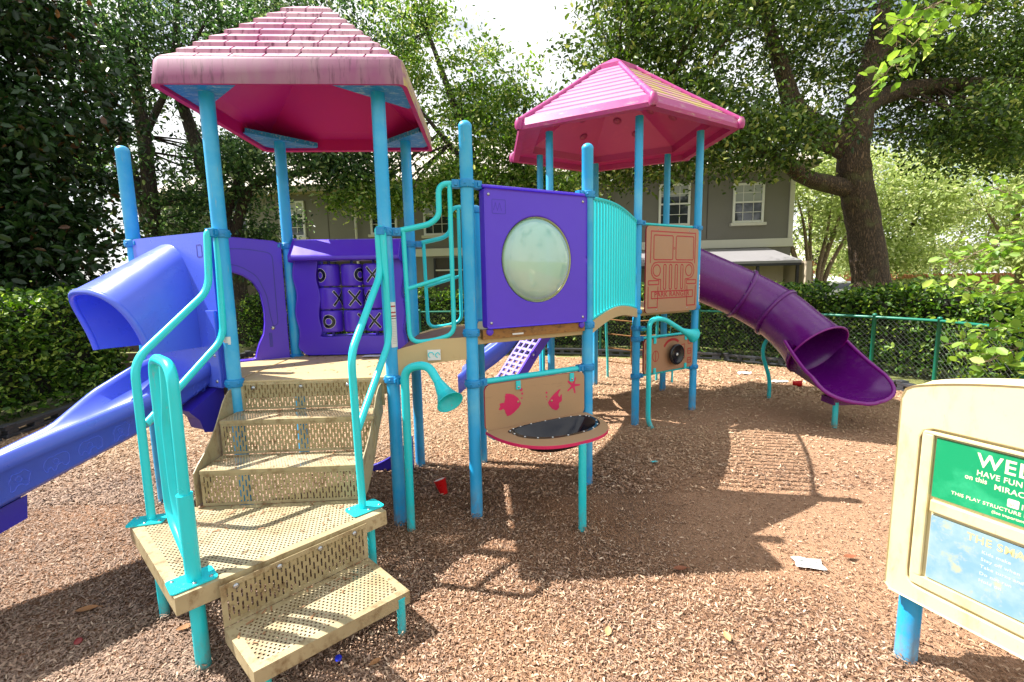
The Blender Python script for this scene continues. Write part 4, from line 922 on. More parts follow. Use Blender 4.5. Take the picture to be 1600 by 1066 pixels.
marks = {(0, 0): ('O', -38), (0, 1): ('O', 62), (0, 2): ('X', 6), (1, 0): ('X', 62), (1, 1): ('X', 24), (1, 2): ('X', -46), (2, 0): ('O', -4), (2, 1): ('X', 66), (2, 2): ('X', 2)}
for r in range(3):
    for c in range(3):
        s, z = (.325, .513, .695)[c], (1.713, 1.520, 1.327)[r]; R_, h = .089, .183; ctr = FT.p(s, z, .0); mb = MB()
        mb.lathe(ctr, (0, 0, 1), [(.001, -h/2), (R_-.012, -h/2), (R_-.003, -h/2+.004), (R_, -h/2+.014), (R_, h/2-.014), (R_-.003, h/2-.004), (R_-.012, h/2), (.001, h/2)], 32)
        kind, ang = marks[(r, c)]; a0 = math.atan2(FT.n.y, FT.n.x)+math.radians(ang)
        def onc(x, y, d): a = a0+x/R_; return V(ctr.x+(R_+d)*math.cos(a), ctr.y+(R_+d)*math.sin(a), ctr.z+y)
        if kind == 'O':
            for ri, ro, d, m in ((.026, .0585, .0008, 2), (.029, .0555, .0016, 1)):
                mb.grid([[onc(q*math.cos(2*PI*i/40), q*math.sin(2*PI*i/40), d) for i in range(40)] for q in (ri, (ri+ro)/2, ro)], m, True, True)
        else:
            for wd, ex, d, m in ((.0110, .0625, .0006, 2), (.0085, .060, .0018, 1)):
                for sg in (1, -1):
                    e = d+(.0004 if sg < 0 else 0)
                    mb.grid([[onc((t*.82-w_*sg*.74), (t+w_*.66)*sg if False else sg*t+w_*.66, e) for w_ in (-wd, 0, wd)] for t in [ex*(q/8-1) for q in range(17)]], m)
        addtt(mb, 'spinner', [M_purp, M_black, M_label])
for s in (.325, .513, .695):
    mb = MB(); mb.tube([FT.p(s, 1.19, 0), FT.p(s, 1.84, 0)], .012, 8); addtt(mb, 'rod', M_viod)
# low curved panel near the ground behind the steps
mb = MB(); g = [(.46, 0.0), (.46, .03)]+[(.46+.5*q/10, .03+.26*(q/10)**2.2) for q in range(1, 11)]+[(.96, 0.0)]
mb.prism([FT.p(s, z, .10) for s, z in g], FT.n*-.05); mb.tube([FT.p(s, z+.004, .10) for s, z in g[1:-1]], .008, 6); mb.build('low_panel', M_viod, PS, .004)

# ---- short bridge with two loop rails
for (a, b, fr) in ((F2, P7, 1), (B2, P5, 0)):
    F = Frame(a, b); e = F.L
    mb = MB(); mb.prism([F.p(s, z, .02) for s, z in ((.045, 1.205), (.15, 1.232), (.29, 1.262), (e-.04, 1.268), (e-.04, 1.13), (.28, 1.118), (.18, 1.10), (.11, 1.07), (.06, 1.02), (.045, 1.02))], F.n*-.04)
    tag(mb.build('bridge_side', M_tanp, PS, .006))
    mb = MB(); top = fillet([F.p(.07, 1.966), F.p(.28, 2.01), F.p(.342, 2.06), F.p(.346, 2.262), F.p(e-.055, 2.264)], .075, 6); mb.tube(top, .0185, 12)
    loop = fillet([F.p(.112, 1.972), F.p(.122, 1.245), F.p(.30, 1.262), F.p(.412, 1.30), F.p(.416, 2.262)], .08, 6); mb.tube(loop, .0155, 12)
    mb.tube([F.p(.117, 1.60), F.p(.412, 1.685)], .0135, 10)
    if fr: mb.tube([F.p(.275, 1.26), F.p(.275, 1.19)], .014, 10)
    lr = mb.build('loop_rail', M_turq, PS)
    if fr:
        q = MB(); q.box(F.p(.275, 1.165, .015), (.085, .05, .068), F.ax); q.tube([F.p(.255+.018*math.cos(x), 1.168+.018*math.sin(x), .041) for x in [w*PI/5 for w in range(8)]], .0035, 6, 1); q.tube([F.p(.298+.014*math.cos(x), 1.166+.016*math.sin(x), .041) for x in [w*PI/4 for w in range(7)]], .0035, 6, 1)
        q.build('picture_block', [M_label, M_turq], lr, .004)
FB, FB2 = Frame(F2, P7), Frame(B2, P5); mb = MB()
mb.grid([[FB.p(s, z, -.03), FB2.p(s, z, .03)] for s, z in ((.03, 1.19), (.15, 1.222), (.29, 1.25), (.49, 1.258))]); mb.build('bridge_deck', M_deckb, PS)

# ---- bubble panel
FP = Frame(P7, P9)
BP = bpy.data.objects.new('bubble_panel', None); BP.location = FP.p(.5, 1.3); COL.objects.link(BP); BP.parent = PS; BP.matrix_parent_inverse = Matrix.Translation(-PS.location)
addbp = under(BP)
o_ = rrect(.088, 1.322, .928, 2.238, .022, 4); cc = (.502, 1.780)
i_ = [(cc[0]+.285*math.cos(2*PI*k/72), cc[1]+.295*math.sin(2*PI*k/72)) for k in range(72)]
a_, b_ = matched(o_, i_, cc, 96, o_)
mb = MB(); mb.ring([FP.p(*q, .055) for q in a_], [FP.p(*q, .055) for q in b_], FP.n*-.07)
mb.prism([FP.p(*q, .045) for q in ((.09, 2.24), (.93, 2.238), (.93, 2.262), (.09, 2.264))], FP.n*-.06)
addbp(mb, 'board', M_purp, .010)
mb = MB()
for r0, r1, o0, o1 in ((.300, .283, .058, .040),):
    G = []
    for (r, o) in ((.2835, .0535), (.282, .050), (.2812, .04), (.2805, .02), (.280, .0)):
        G.append([FP.p(cc[0]+r*math.cos(2*PI*k/72), cc[1]+r*1.035*math.sin(2*PI*k/72), o) for k in range(72)])
    mb.grid(G, 0, True, True)
addbp(mb, 'window_ring', plastic('cream_ring', rgb(214, 206, 150), .3, .06, 4))
M = Mat('milky_dome'); v = M.coord(); M.color(M.mix(M.ramp(M.noise(v, 1.1, 1), .35, .65), rgb(140, 190, 180), rgb(176, 196, 180))); M.rough(M.math('MULTIPLY_ADD', M.noise(v, 6, 4), .10, .02)); M.b.inputs['Specular IOR Level'].default_value = 1.0
tr = M.n('ShaderNodeBsdfTransparent'); ms = M.n('ShaderNodeMixShader'); ms.inputs['Fac'].default_value = .03
M.l(M.b.outputs[0], ms.inputs[1]); M.l(tr.outputs[0], ms.inputs[2]); M.l(ms.outputs[0], M.out.inputs['Surface'])
mb = MB(); G = []
for j in range(13):
    r = j/12; G.append([FP.p(cc[0]+.279*r*math.cos(2*PI*k/48), cc[1]+.289*r*math.sin(2*PI*k/48), .028+.115*math.sqrt(max(0, 1-r*r))) for k in range(48)])
mb.grid(G, 0, True, True); addbp(mb, 'dome', M.m)
mb = MB()
for s, z in ((.125, 2.20), (.895, 2.20), (.125, 1.36), (.895, 1.36)): mb.lathe(FP.p(s, z, .055), FP.n, [(.011, 0), (.010, .004), (.004, .007), (.0001, .007)], 12)
addbp(mb, 'bolt', M_steel)
mb = MB(); ribbon(mb, FP, rrect(.15, 2.08, .25, 2.17, .004, 1), .003, .0562, 0, True); ribbon(mb, FP, [(.16, 2.10), (.175, 2.15), (.19, 2.10), (.205, 2.15), (.22, 2.10)], .003, .0562); addbp(mb, 'maker_mark', M_viod)
mb = MB(); mb.box(FP.p(.50, 1.283, .01), (.86, .05, .066), FP.ax)
for s in (.12, .895): mb.lathe(FP.p(s, 1.30, .036), FP.n, [(.026, 0), (.024, .01), (.010, .014), (.0001, .014)], 14, 1)
mb.box(FP.p(.34, 1.272, .037), (.09, .003, .012), FP.ax, 2)
addbp(mb, 'sill', [M_rust, M_purp, M_label], .003)

# ---- sea panel with its basin under the bubble panel
SP = bpy.data.objects.new('sea_panel', None); SP.location = FP.p(.5, .6); COL.objects.link(SP); SP.parent = PS; SP.matrix_parent_inverse = Matrix.Translation(-PS.location)
addsp = under(SP)
ob = .03
mb = MB(); mb.prism([FP.p(*q, ob) for q in rrect(.076, .602, .926, .934, .045, 5)], FP.n*-.02, 0, 1); addsp(mb, 'back_board', [M_board, M_pinkcore], .003)
mb = MB(); mb.tube([FP.p(.05, .955, 0), FP.p(FP.L-.05, .958, 0)], .0215, 14); addsp(mb, 'rail', M_turq)
for s in (.335, .805):
    mb = MB(); mb.box(FP.p(s, .906, .036), (.036, .010, .062), FP.ax); mb.lathe(FP.p(s, .893, .041), FP.n, [(.009, 0), (.009, .004), (.004, .006), (.0001, .006)], 10, 1); addsp(mb, 'hanger', [M_turq, M_steel], .002)
def cut(pts, name, eye=None):
    mb = MB(); mb.prism([FP.p(x, z, ob+.0012) for x, z in pts], FP.n*-.001)
    if eye: mb.lathe(FP.p(eye[0], eye[1], ob+.0012), FP.n, [(.009, 0), (.009, .002), (.0001, .002)], 14, 1)
    addsp(mb, name, [M_pinkcore, M_board])
f1 = [(.092, -.005), (.066, .04), (.03, .068), (0, .079), (-.035, .084), (-.034, .074), (-.042, .066), (-.038, .05), (-.047, .02), (-.06, .022), (-.085, .018), (-.078, 0), (-.092, -.022), (-.075, -.03), (-.055, -.022), (-.043, -.034), (-.036, -.062), (-.026, -.07), (-.03, -.08), (0, -.078), (.03, -.063), (.07, -.034)]
cut([(.268+x, .772+z) for x, z in f1], 'fish', (.335, .783))
f2 = [(-.063, 0), (-.035, .036), (0, .064), (.03, .083), (.053, .09), (.036, .062), (.030, .046), (.040, .030), (.050, .032), (.056, .048), (.064, .045), (.064, .0), (.055, -.012), (.044, -.012), (.036, -.028), (.040, -.052), (.024, -.066), (.01, -.070), (-.026, -.052), (-.05, -.024)]
cut([(.652+x, .738+z) for x, z in f2], 'fish', (.622, .748))
st_ = []
for k in range(5):
    a = math.radians(72*k+70)
    for da, r in ((-.30, .026), (-.11, .060), (0, .068), (.11, .060)): st_.append((.822+r*math.cos(a+da)*1.0, .838+r*math.sin(a+da)))
    st_.append((.822+.018*math.cos(a+PI/5), .838+.018*math.sin(a+PI/5)))
cut(st_, 'starfish')
mb = MB()
for s, z, r in ((.362, .868, .012), (.370, .838, .008), (.366, .806, .006), (.578, .816, .008), (.578, .785, .007), (.580, .762, .004)): mb.prism([FP.p(s+r*math.cos(k*PI/6), z+r*math.sin(k*PI/6), ob+.0012) for k in range(12)], FP.n*-.001)
addsp(mb, 'bubbles', M_pinkcore)
def dshape(cs, a, b, o0, k, n=40, back=True): return [(cs+a*math.copysign(abs(math.cos(t))**k, math.cos(t)), o0+b*abs(math.sin(t))**k) for t in [PI*i/n for i in range(n+1)]]
dO = dshape(.505, .435, .51, .034, .80); dI = [(.545+.355*math.copysign(abs(math.cos(t))**.9, math.cos(t)), .145+(.275 if math.sin(t) > 0 else .092)*math.copysign(abs(math.sin(t))**.82, math.sin(t))) for t in [2*PI*i/56 for i in range(56)]]
A4, B4 = matched(dO, dI, (.53, .17), 96, [dO[0], dO[-1]])
ch = lambda q, z: FP.p(q[0], z, q[1])
mb = MB(); mb.ring([ch(q, .612) for q in A4], [ch(q, .612) for q in B4], V(0, 0, -.02), 0, 1); addsp(mb, 'counter', [M_board, M_pinkcore], .002)
mb = MB(); G = []
for kx, ko, z in ((1.0, 1.0, .6145), (.90, .90, .6145), (.885, .885, .605), (.62, .62, .48), (.40, .40, .455), (.02, .02, .45)):
    G.append([FP.p(.545+(q[0]-.545)*kx, z, .18+(q[1]-.18)*ko) for q in dI])
mb.grid(G, 0, True, True)
for k in range(0, 56, 3):
    q = dI[k]; c = FP.p(.545+(q[0]-.545)*.95, .6145, .18+(q[1]-.18)*.95); mb.lathe(c, (0, 0, 1), [(.006, 0), (.005, .003), (.0001, .004)], 8, 1)
addsp(mb, 'basin', [M_navy, M_label])
mb = MB(); mb.tube([(.44, 2.90, -.08), (.44, 2.90, .592)], .0265, 14); addsp(mb, 'leg', M_turq)
mb = MB(); mb.box(FP.p(.12, .575, .05), (.04, .1, .03), FP.ax); addsp(mb, 'corner_bracket', M_turq, .002)

# ---- arched bridge to the six-sided tower
for (a, b) in ((P9, HX[0]), (P5, HX[5])):
    F = Frame(a, b); e = F.L; hh = lambda s: math.sin(PI*max(0, min(1, (s-.05)/(e-.1)))); ss = [.05+(e-.1)*k/20 for k in range(21)]
    mb = MB(); mb.tube([F.p(s, 2.245-.02*s/e+.055*hh(s)) for s in ss], .0155, 10); mb.tube([F.p(s, 1.318+.062*hh(s)) for s in ss], .0135, 10)
    for k in range(18):
        s = .13+(e-.26)*k/17; mb.tube([F.p(s, 1.318+.062*hh(s)), F.p(s, 2.245-.02*s/e+.055*hh(s))], .0138, 8, cap=False)
    tag(mb.build('barred_barrier', M_turq, PS))
    mb = MB(); mb.grid([[F.p(s, 1.305+.075*hh(s), .02), F.p(s, 1.215+.075*hh(s), .02), F.p(s, 1.215+.075*hh(s), -.02), F.p(s, 1.305+.075*hh(s), -.02)] for s in ss], 0, False, True); mb.build('bridge_side', M_tanp, PS)
fa, fb_ = Frame(P9, HX[0]), Frame(P5, HX[5]); mb = MB()
mb.grid([[fa.p(.05+1.6*k/14, 1.295+.07*math.sin(PI*k/14), -.03), fb_.p(.05+1.6*k/14, 1.295+.07*math.sin(PI*k/14), .03)] for k in range(15)]); mb.build('bridge_deck', M_deckb, PS)

# ---- ranger panel and driving panel on the six-sided tower
FR2 = Frame(HX[0], HX[1])
x0, z0, x1, z1 = .070, 1.248, .955, 2.190
mb = MB(); mb.prism([FR2.p(*q, .06) for q in rrect(x0, z0, x1, z1, .045, 4)], FR2.n*-.02, 0, 1); rp_ = tag(mb.build('ranger_panel', [M_board2, M_redline], PS, .002), 'clay coloured board engraved with a truck front and the words PARK RANGER')
U = lambda u, v_: (x0+u*(x1-x0), z1-v_*(z1-z0))
def ln(pts, closed=False, w=.0125): ribbon(dm, FR2, [U(*q) for q in pts], w, .0612, 0, closed)
def rr(u0, v0, u1, v1, r, k=4): return [(a, b) for a, b in rrect(u0, v0, u1, v1, r, k)]
dm = MB()
ln([(.075, .42), (.085, .058), (.935, .058), (.93, .42)])
ln(rr(.135, .10, .49, .38, .02), True); ln(rr(.55, .10, .90, .38, .02), True)
ln([(.52+.012*math.cos(k*PI/5), .245+.012*math.sin(k*PI/5)) for k in range(10)], True, .006)
for cx in (.195, .815): ln([(cx+.068*math.cos(k*PI/12), .505+.066*math.sin(k*PI/12)) for k in range(24)], True)
ln([(.27, .735), (.27, .61), (.20, .605)]+[(.19-.095*math.sin(t), .505+.095*math.cos(t)) for t in [PI*k/10 for k in range(1, 10)]]+[(.22, .408), (.80, .408)]+[(.825+.095*math.sin(t), .505-.095*math.cos(t)) for t in [PI*k/10 for k in range(1, 10)]]+[(.81, .605), (.745, .61), (.745, .735)])
for u in (.345, .455, .565, .675): ln(rr(u-.022, .435, u+.022, .728, .02), True)
ln(rr(.045, .622, .235, .668, .004, 1), True); ln(rr(.775, .622, .965, .668, .004, 1), True)
ln([(.045, .69), (.045, .935), (.215, .935), (.222, .69)]); ln([(.785, .69), (.79, .935), (.955, .935), (.96, .69)])
ln(rr(.105, .748, .905, .830, .004, 1), True)
text_into(dm, 'PARK RANGER', .078, lambda x, y, z: FR2.p(x0+.155*(x1-x0)+x*1.10, z1-.812*(z1-z0)+y, .0614), 0, 0, 1.08)
dm.build('engraving', M_redline, rp_)
mb = MB(); mb.tube([FR2.p(.04, 2.215), FR2.p(FR2.L-.04, 2.212)], .014, 10); mb.build('top_rail', M_turq, rp_)
mb = MB()
for s, z in ((.25, 2.155), (.78, 2.155), (.25, 1.282), (.78, 1.282)): mb.lathe(FR2.p(s, z, .06), FR2.n, [(.008, 0), (.007, .003), (.0001, .005)], 10)
mb.build('bolt', M_steel, rp_)
mb = MB(); mb.prism([FR2.p(*q, .045) for q in rrect(.078, .568, .932, .952, .04, 4)], FR2.n*-.02, 0, 1); dp = tag(mb.build('driving_panel', [M_board2, M_redline], PS, .002), 'clay coloured board with a black steering wheel and red dials')
mb = MB(); mb.tube([FR2.p(.04, .972), FR2.p(FR2.L-.04, .972)], .0155, 10); mb.tube([FR2.p(.04, .55), FR2.p(FR2.L-.04, .548)], .0155, 10); mb.tube([FR2.p(.62, .548), FR2.p(.62, .40)], .012, 8); mb.tube([FR2.p(.565, .97, .0), FR2.p(.565, 1.12, .01)], .003, 6); mb.build('rail', M_turq, dp)
mb = MB(); mb.lathe(FR2.p(.565, .755, .05), FR2.n, [(.03, 0), (.03, .03), (.10, .03), (.118, .04), (.122, .055), (.116, .068), (.102, .07), (.088, .062), (.03, .056), (.001, .056)], 36); mb.lathe(FR2.p(.565, .755, .106), FR2.n, [(.016, 0), (.015, .006), (.0001, .010)], 14, 1); mb.build('steering_wheel', [M_black, M_label], dp)
mb = MB(); ribbon(mb, FR2, [(.555+.165*math.cos(t), .775+.15*math.sin(t)) for t in [math.radians(50+100*k/14) for k in range(15)]], .028, .0462)
for s in (.135, .865):
    for z in (.88, .76, .65):
        ribbon(mb, FR2, rrect(s-.03, z-.03, s+.03, z+.03, .004, 1), .010, .0462, 0, True); ribbon(mb, FR2, [(s-.024, z), (s+.024, z)], .008, .0462)
ribbon(mb, FR2, [(.27+.05*math.cos(k*PI/10), .755+.06*math.sin(k*PI/10)) for k in range(20)], .009, .0462, 0, True); ribbon(mb, FR2, [(.27, .70), (.27, .81)], .009, .0462)
for z in (.85, .79, .74, .69): ribbon(mb, FR2, [(.715, z), (.765, z)], .009, .0462)
ribbon(mb, FR2, [(.775, .68), (.775, .86)], .009, .0462); mb.build('engraving', M_redline, dp)
for s in (.25, .79):
    for z in (.935, .585):
        mb = MB(); mb.box(FR2.p(s, z, .05), (.04, .010, .07), FR2.ax); mb.build('hanger', M_turq, dp, .002)

# ---- talk tubes
def talk_tube(path, mouth, r, label):
    mb = MB(); P = fillet(path, .14, 8); mb.tube(P, r, 16)
    d = (Vector(mouth)-P[-1]); L = d.length; R = .080
    prof = [(r-.002, -.004), (r+.004, 0), (r+.006, L*.08), (R*.62, L*.55), (R, L), (R+.004, L), (R+.002, L-.004), (R-.004, L-.004), (R*.58, L*.52), (.004, L*.12)]
    mb.lathe(P[-1], d, prof, 24); return tag(mb.build('talk_tube', M_turq, PS), label)
t1 = talk_tube([(-.70, 2.95, -.08), (-.692, 2.949, 1.10), (-.53, 2.90, 1.13), (-.46, 2.85, 1.02)], (-.378, 2.735, .925), .0275, 'turquoise talking horn beside the post with the warning label')
mb = MB(); mb.tube([V(F2[0], F2[1], 1.014), V(-.694, 2.95, 1.014)], .015, 10); mb.build('stub', M_turq, t1)
t2 = talk_tube([(1.53, 4.97, -.03), (1.475, 4.98, .08), (1.468, 4.975, 1.19), (1.64, 5.05, 1.20), (1.90, 5.16, 1.045)], (2.045, 5.22, .985), .0265, 'turquoise talking horn in front of the driving panel')
mb = MB(); mb.tube([V(*HX[0], 1.09), V(1.468, 4.975, 1.09)], .015, 10); mb.build('stub', M_turq, t2)

# ---- tube slide
TS = bpy.data.objects.new('tube_slide', None); TS.location = (3.2, 5.6, 0); COL.objects.link(TS); TS.parent = PS; TS.matrix_parent_inverse = Matrix.Translation(-PS.location); TS['label'] = 'dark purple tube slide with an open exit chute'
addts = under(TS)
ctrl = [V(2.0, 6.17, 1.865), V(2.49, 6.20, 1.645), V(3.03, 6.17, 1.40), V(3.35, 5.93, 1.165), V(3.50, 5.64, .93), V(3.575, 5.42, .755)]
def cat(P, n):
    out = []
    for i in range(len(P)-1):
        a, b, c, d = P[max(0, i-1)], P[i], P[i+1], P[min(len(P)-1, i+2)]
        for k in range(n):
            t = k/n; out.append(0.5*((2*b)+(c-a)*t+(2*a-5*b+4*c-d)*t*t+(3*b-a-3*c+d)*t**3))
    return out+[P[-1]]
C_ = cat(ctrl, 8); TR = .316
def fr_(i):
    t = (C_[min(i+1, len(C_)-1)]-C_[max(i-1, 0)]).normalized(); side = t.cross(V(0, 0, 1)).normalized(); return C_[i], t, side, side.cross(t).normalized()
def circ(i, r, a0=0, a1=2*PI, n=36):
    r *= 1+.16*max(0, (i-30)/10)**1.8
    c, t, s, u = fr_(i); return [c+(s*math.sin(a0+(a1-a0)*k/n)-u*math.cos(a0+(a1-a0)*k/n))*r for k in range(n if abs(a1-a0) > 6.2 else n+1)]
for i0, i1 in ((0, 16), (16, 24), (24, 40)):
    mb = MB(); mb.grid([circ(i, TR) for i in range(i0, i1+1)], 0, True, True); mb.grid([circ(i, TR-.012) for i in range(i0, i1+1)], 0, True, True)
    if i1 == 40: mb.grid([circ(40, TR), circ(40, TR-.012)], 0, True, True)
    addts(mb, 'tube_section', M_tube)
for i in (16, 24):
    mb = MB(); c, t, s, u = fr_(i); G = []
    for d, r in ((-.022, TR+.001), (-.020, TR+.024), (-.002, TR+.026), (.002, TR+.026), (.020, TR+.024), (.022, TR+.001)):
        G.append([c+t*d+(s*math.sin(2*PI*k/36)-u*math.cos(2*PI*k/36))*r for k in range(36)])
    mb.grid(G, 0, True, True)
    for k in range(0, 36, 3):
        q = (s*math.sin(2*PI*k/36)-u*math.cos(2*PI*k/36)); mb.lathe(c+q*(TR+.012)-t*.021, -t, [(.008, 0), (.007, .004), (.0001, .006)], 8, 1)
    addts(mb, 'flange', [M_tube, M_steel])
mb = MB(); mb.tube(circ(40, TR), .013, 8, 0, True, True); addts(mb, 'mouth_rim', M_tuberim)
outl_, inl_ = [], []
ca, cs_ = V(.09, -.996, 0), V(.996, .09, 0); c40, t40, s40, u40 = fr_(40); o40 = V(c40.x, c40.y, 0)-ca*.19
for i in range(29):
    t = -.0+1.0*i/28; k = max(0, (t-.70)/.30); tt = t if t < .70 else .70+.26*math.sin(k*PI/2); kk = min(.985, max(0, (tt-.70)/.26))
    zb = .315+(c40.z-TR*1.02-.315)*max(0, 1-tt/.62)**1.8; w = (TR*1.15+.055*min(1, tt/.55))*max(.0004, 1-kk**2.6)**.5; h = (TR*1.0)*(1-min(1, max(0, tt-.05)/.66))**1.0+.21*(1-.97*kk); row = []
    for j in range(25):
        q = -1+2*j/24; al = q*PI/2; e_ = min(1, tt/.3)
        x = math.sin(al)*(1-e_)+q*e_*(.86+.14*abs(q)); zz = (1-math.cos(al))*(1-e_)+abs(q)**2.6*e_
        row.append(o40+ca*(tt*1.0)+cs_*(x*w)+V(0, 0, zb+zz*h))
    outl_.append(row)
for i in range(4): outl_[i] = [a.lerp(b, i/4) for a, b in zip(circ(40, TR+.004, PI*.56, -PI*.56, 24)[:25], outl_[i])]
outl_.insert(0, circ(38, TR+.006, PI*.56, -PI*.56, 24)[:25])
inl_ = [[p+V(0, 0, .012) for p in row] for row in outl_]
mb = MB(); mb.grid(outl_); mb.grid(inl_); mb.grid([outl_[-1], inl_[-1]])
edge = [r[0] for r in outl_[5:]]+outl_[-1][1:-1]+[r[-1] for r in outl_[:4:-1]]
addts(mb, 'exit_chute', M_tube)
mb = MB(); mb.tube(edge, .021, 12); addts(mb, 'chute_rim', M_tuberim)
mb = MB(); mb.tube([(3.45, 4.87, -.08), (3.45, 4.87, .28)], .028, 14); mb.box((3.53, 4.95, .285), (.24, .2, .07), None, 1); addts(mb, 'leg', [M_turq, M_tube])
mb = MB(); mb.tube(fillet([(3.44, 6.14, -.08), (3.44, 6.14, .26), (3.30, 6.10, .60), (3.30, 6.06, .78), (3.40, 5.98, .90)], .12, 6), .024, 12); addts(mb, 'leg', M_turq)

# ---- small wave slide, slotted climber and chain ladder behind
WS = bpy.data.objects.new('wave_slide', None); WS.location = (-.3, 6.1, 0); COL.objects.link(WS); WS.parent = PS; WS.matrix_parent_inverse = Matrix.Translation(-PS.location); WS['label'] = 'small violet open slide behind the sea panel'
addws = under(WS); rows = []
for k in range(25):
    t = k/24; x = .42-1.12*t; z = 1.25-1.02*t**.92+.05*math.sin(t*PI*3)*(1-t)
    sec = [(-.30, .20), (-.28, .22), (-.25, .20), (-.22, .05), (-.12, .0), (.12, 0), (.22, .05), (.25, .20), (.28, .22), (.30, .20), (.27, -.04), (0, -.06), (-.27, -.04)]
    rows.append([V(x, 6.15+y, z+h) for y, h in sec])
mb = MB(); mb.grid(rows, 0, True, True); addws(mb, 'chute', M_vio)
mb = MB(); mb.tube([(-.50, 5.95, 0), (-.50, 5.95, .35)], .022, 10); mb.tube([(-.50, 6.35, 0), (-.50, 6.35, .35)], .022, 10); addws(mb, 'leg', M_turq)
mb = MB(); pts = [V(.38, 5.56, 1.14), V(.12, 5.41, .80), V(-.06, 5.29, .54), V(-.40, 5.09, .20)]; y = V(.52, -.85, 0).normalized()
for a, b in zip(pts, pts[1:]):
    d = (b-a).normalized(); nrm = d.cross(y).normalized(); nrm = nrm if nrm.z > 0 else -nrm; L = (b-a).length
    for o in (-.17, -.06, .06, .17): mb.box((a+b)/2+y*o, (L-.004, .030, .03), (d, y, nrm), 1)
    for k in range(5): mb.box(a+d*(L*(k+.5)/5), (.030, .37, .024), (d, y, nrm), 1)
    mb.box((a+b)/2+y*.205-nrm*.02, (L, .03, .10), (d, y, nrm), 0); mb.lathe(b+y*.221, y, [(.045, 0), (.045, .006), (.02, .010), (.0001, .01)], 16, 0); mb.lathe(b+y*.231, y, [(.012, 0), (.0001, .004)], 8, 2)
tag(mb.build('slotted_climber', [M_purp, plastic('pale_violet_plastic', rgb(150, 140, 220), .3, .06, 4), M_label], PS), 'violet climbing ramp with rows of slots')
mb = MB(); mb.tube([(.39, 5.78, 0), (.39, 5.78, 1.2)], .02, 10); mb.build('leg', M_turq, PS)
mb = MB(); mb.tube(fillet([(1.40, 7.10, 1.25), (1.47, 7.30, 1.1), (1.57, 7.62, .3), (1.58, 7.64, -.05)], .2, 5), .020, 10); mb.tube(fillet([(2.10, 6.75, 1.25), (2.17, 6.95, 1.1), (2.28, 7.30, .3), (2.29, 7.32, -.05)], .2, 5), .020, 10)
for z in (.28, .52, .76, 1.0):
    k = (1.1-z)/.8; a, b = V(1.47, 7.30, z)+V(.10, .32, 0)*k, V(2.17, 6.95, z)+V(.11, .35, 0)*k; mb.tube([a, (a+b)/2-V(0, 0, .03), b], .010, 7, 1)
    if z < .9: mb.tube([(a+b)/2-V(0, 0, .03), (a+b)/2+V(-.04, -.1, .21)], .009, 6, 1)
mb.build('chain_ladder', [M_turq, M_rust], PS)

# ------------------------------------------------------------------ the welcome sign
S0 = (1.561, 1.832); S1 = (1.727, 1.439); FG = Frame(S0, S1); SL_ = 1.05
sg = empty('information_sign', FG.p(.5, 0), 'cream plastic welcome sign with a green and a faded blue panel', 'sign')
M = Mat('cream_sign_plastic'); v = M.coord()
base = M.mix(M.noise(v, 5, 4), rgb(206, 192, 148), rgb(216, 204, 164))
base = M.mix(M.math('MULTIPLY', M.ramp(M.noise(M.coord((14, 14, 5)), 1.0, 5, .7), .52, .72), .6), base, rgb(196, 184, 112))
base = M.mix(M.math('MULTIPLY', M.ramp(M.noise(M.coord((40, 40, 14)), 1.0, 5, .7), .62, .74), .5), base, rgb(150, 136, 100))
M.color(base); M.rough(.42); M.bump(M.noise(v, 140, 2), .08, .003); M_cream = M.m
def arc_top(s): return 1.190+.085*math.sin(PI*min(1, max(0, s/SL_)))**.75
outl = [(.0, .35), (.02, .33), (SL_-.02, .33), (SL_, .35), (SL_, 1.15), (SL_-.02, 1.19)]+[(SL_-.02-(SL_-.05)*k/24, arc_top(SL_-.02-(SL_-.05)*k/24)) for k in range(1, 24)]+[(.035, 1.205), (.012, 1.190), (.0, 1.155)]
mb = MB(); mb.prism([FG.p(*q, -.018) for q in outl], FG.n*-.12)
gr = rrect(.072, .392, SL_-.072, 1.050, .045, 5); c0 = (SL_/2, .75)
a_, b_ = matched(outl, gr, c0, 110, outl)
mb.ring([FG.p(*q, 0) for q in a_], [FG.p(*q, 0) for q in b_], FG.n*-.017)
mb.build('body', M_cream, sg, .008)
mb = MB()
PG, PB = (.123, .784, SL_-.123, 1.017), (.130, .452, SL_-.123, .710); e = .083
inn = rrect(e, .403, SL_-e, 1.040, .038, 5)
def bar(s0, s1, za, zb, o=.0): mb.box(FG.p((s0+s1)/2, (za+zb)/2, o-.009), (s1-s0, .018, zb-za), FG.ax)
bar(e, SL_-e, PG[3]+.012, 1.040); bar(e, SL_-e, .403, PB[1]-.008); bar(PB[0]-.006, PB[2]+.002, PB[3]+.014, PG[1]-.012)
bar(e, PG[0]-.007, PB[1]-.008, PG[3]+.012); bar(PG[2]+.003, SL_-e, PB[1]-.008, PG[3]+.012)
mb.build('inner_frame', M_cream, sg, .006)
def panel(name, r, m): q = MB(); q.box(FG.p((r[0]+r[2])/2, (r[1]+r[3])/2, -.0135), (r[2]-r[0], .008, r[3]-r[1]), FG.ax); return q.build(name, m, sg)
M = Mat('green_print'); v = M.coord(); M.color(M.mix(M.ramp(M.noise(v, 9, 5, .65), .5, .7), rgb(12, 138, 92), rgb(44, 160, 114))); M.rough(.35); g1 = panel('green_panel', PG, M.m)
M = Mat('faded_blue_print'); v = M.coord(); f = M.mix(M.ramp(M.noise(v, 7, 5, .65), .42, .62), rgb(112, 152, 184), rgb(142, 168, 172)); f = M.mix(M.math('MULTIPLY', M.ramp(M.noise(v, 15, 5, .7), .52, .66), .7), f, rgb(178, 178, 122)); M.color(f); M.rough(.5); g2 = panel('blue_panel', PB, M.m)
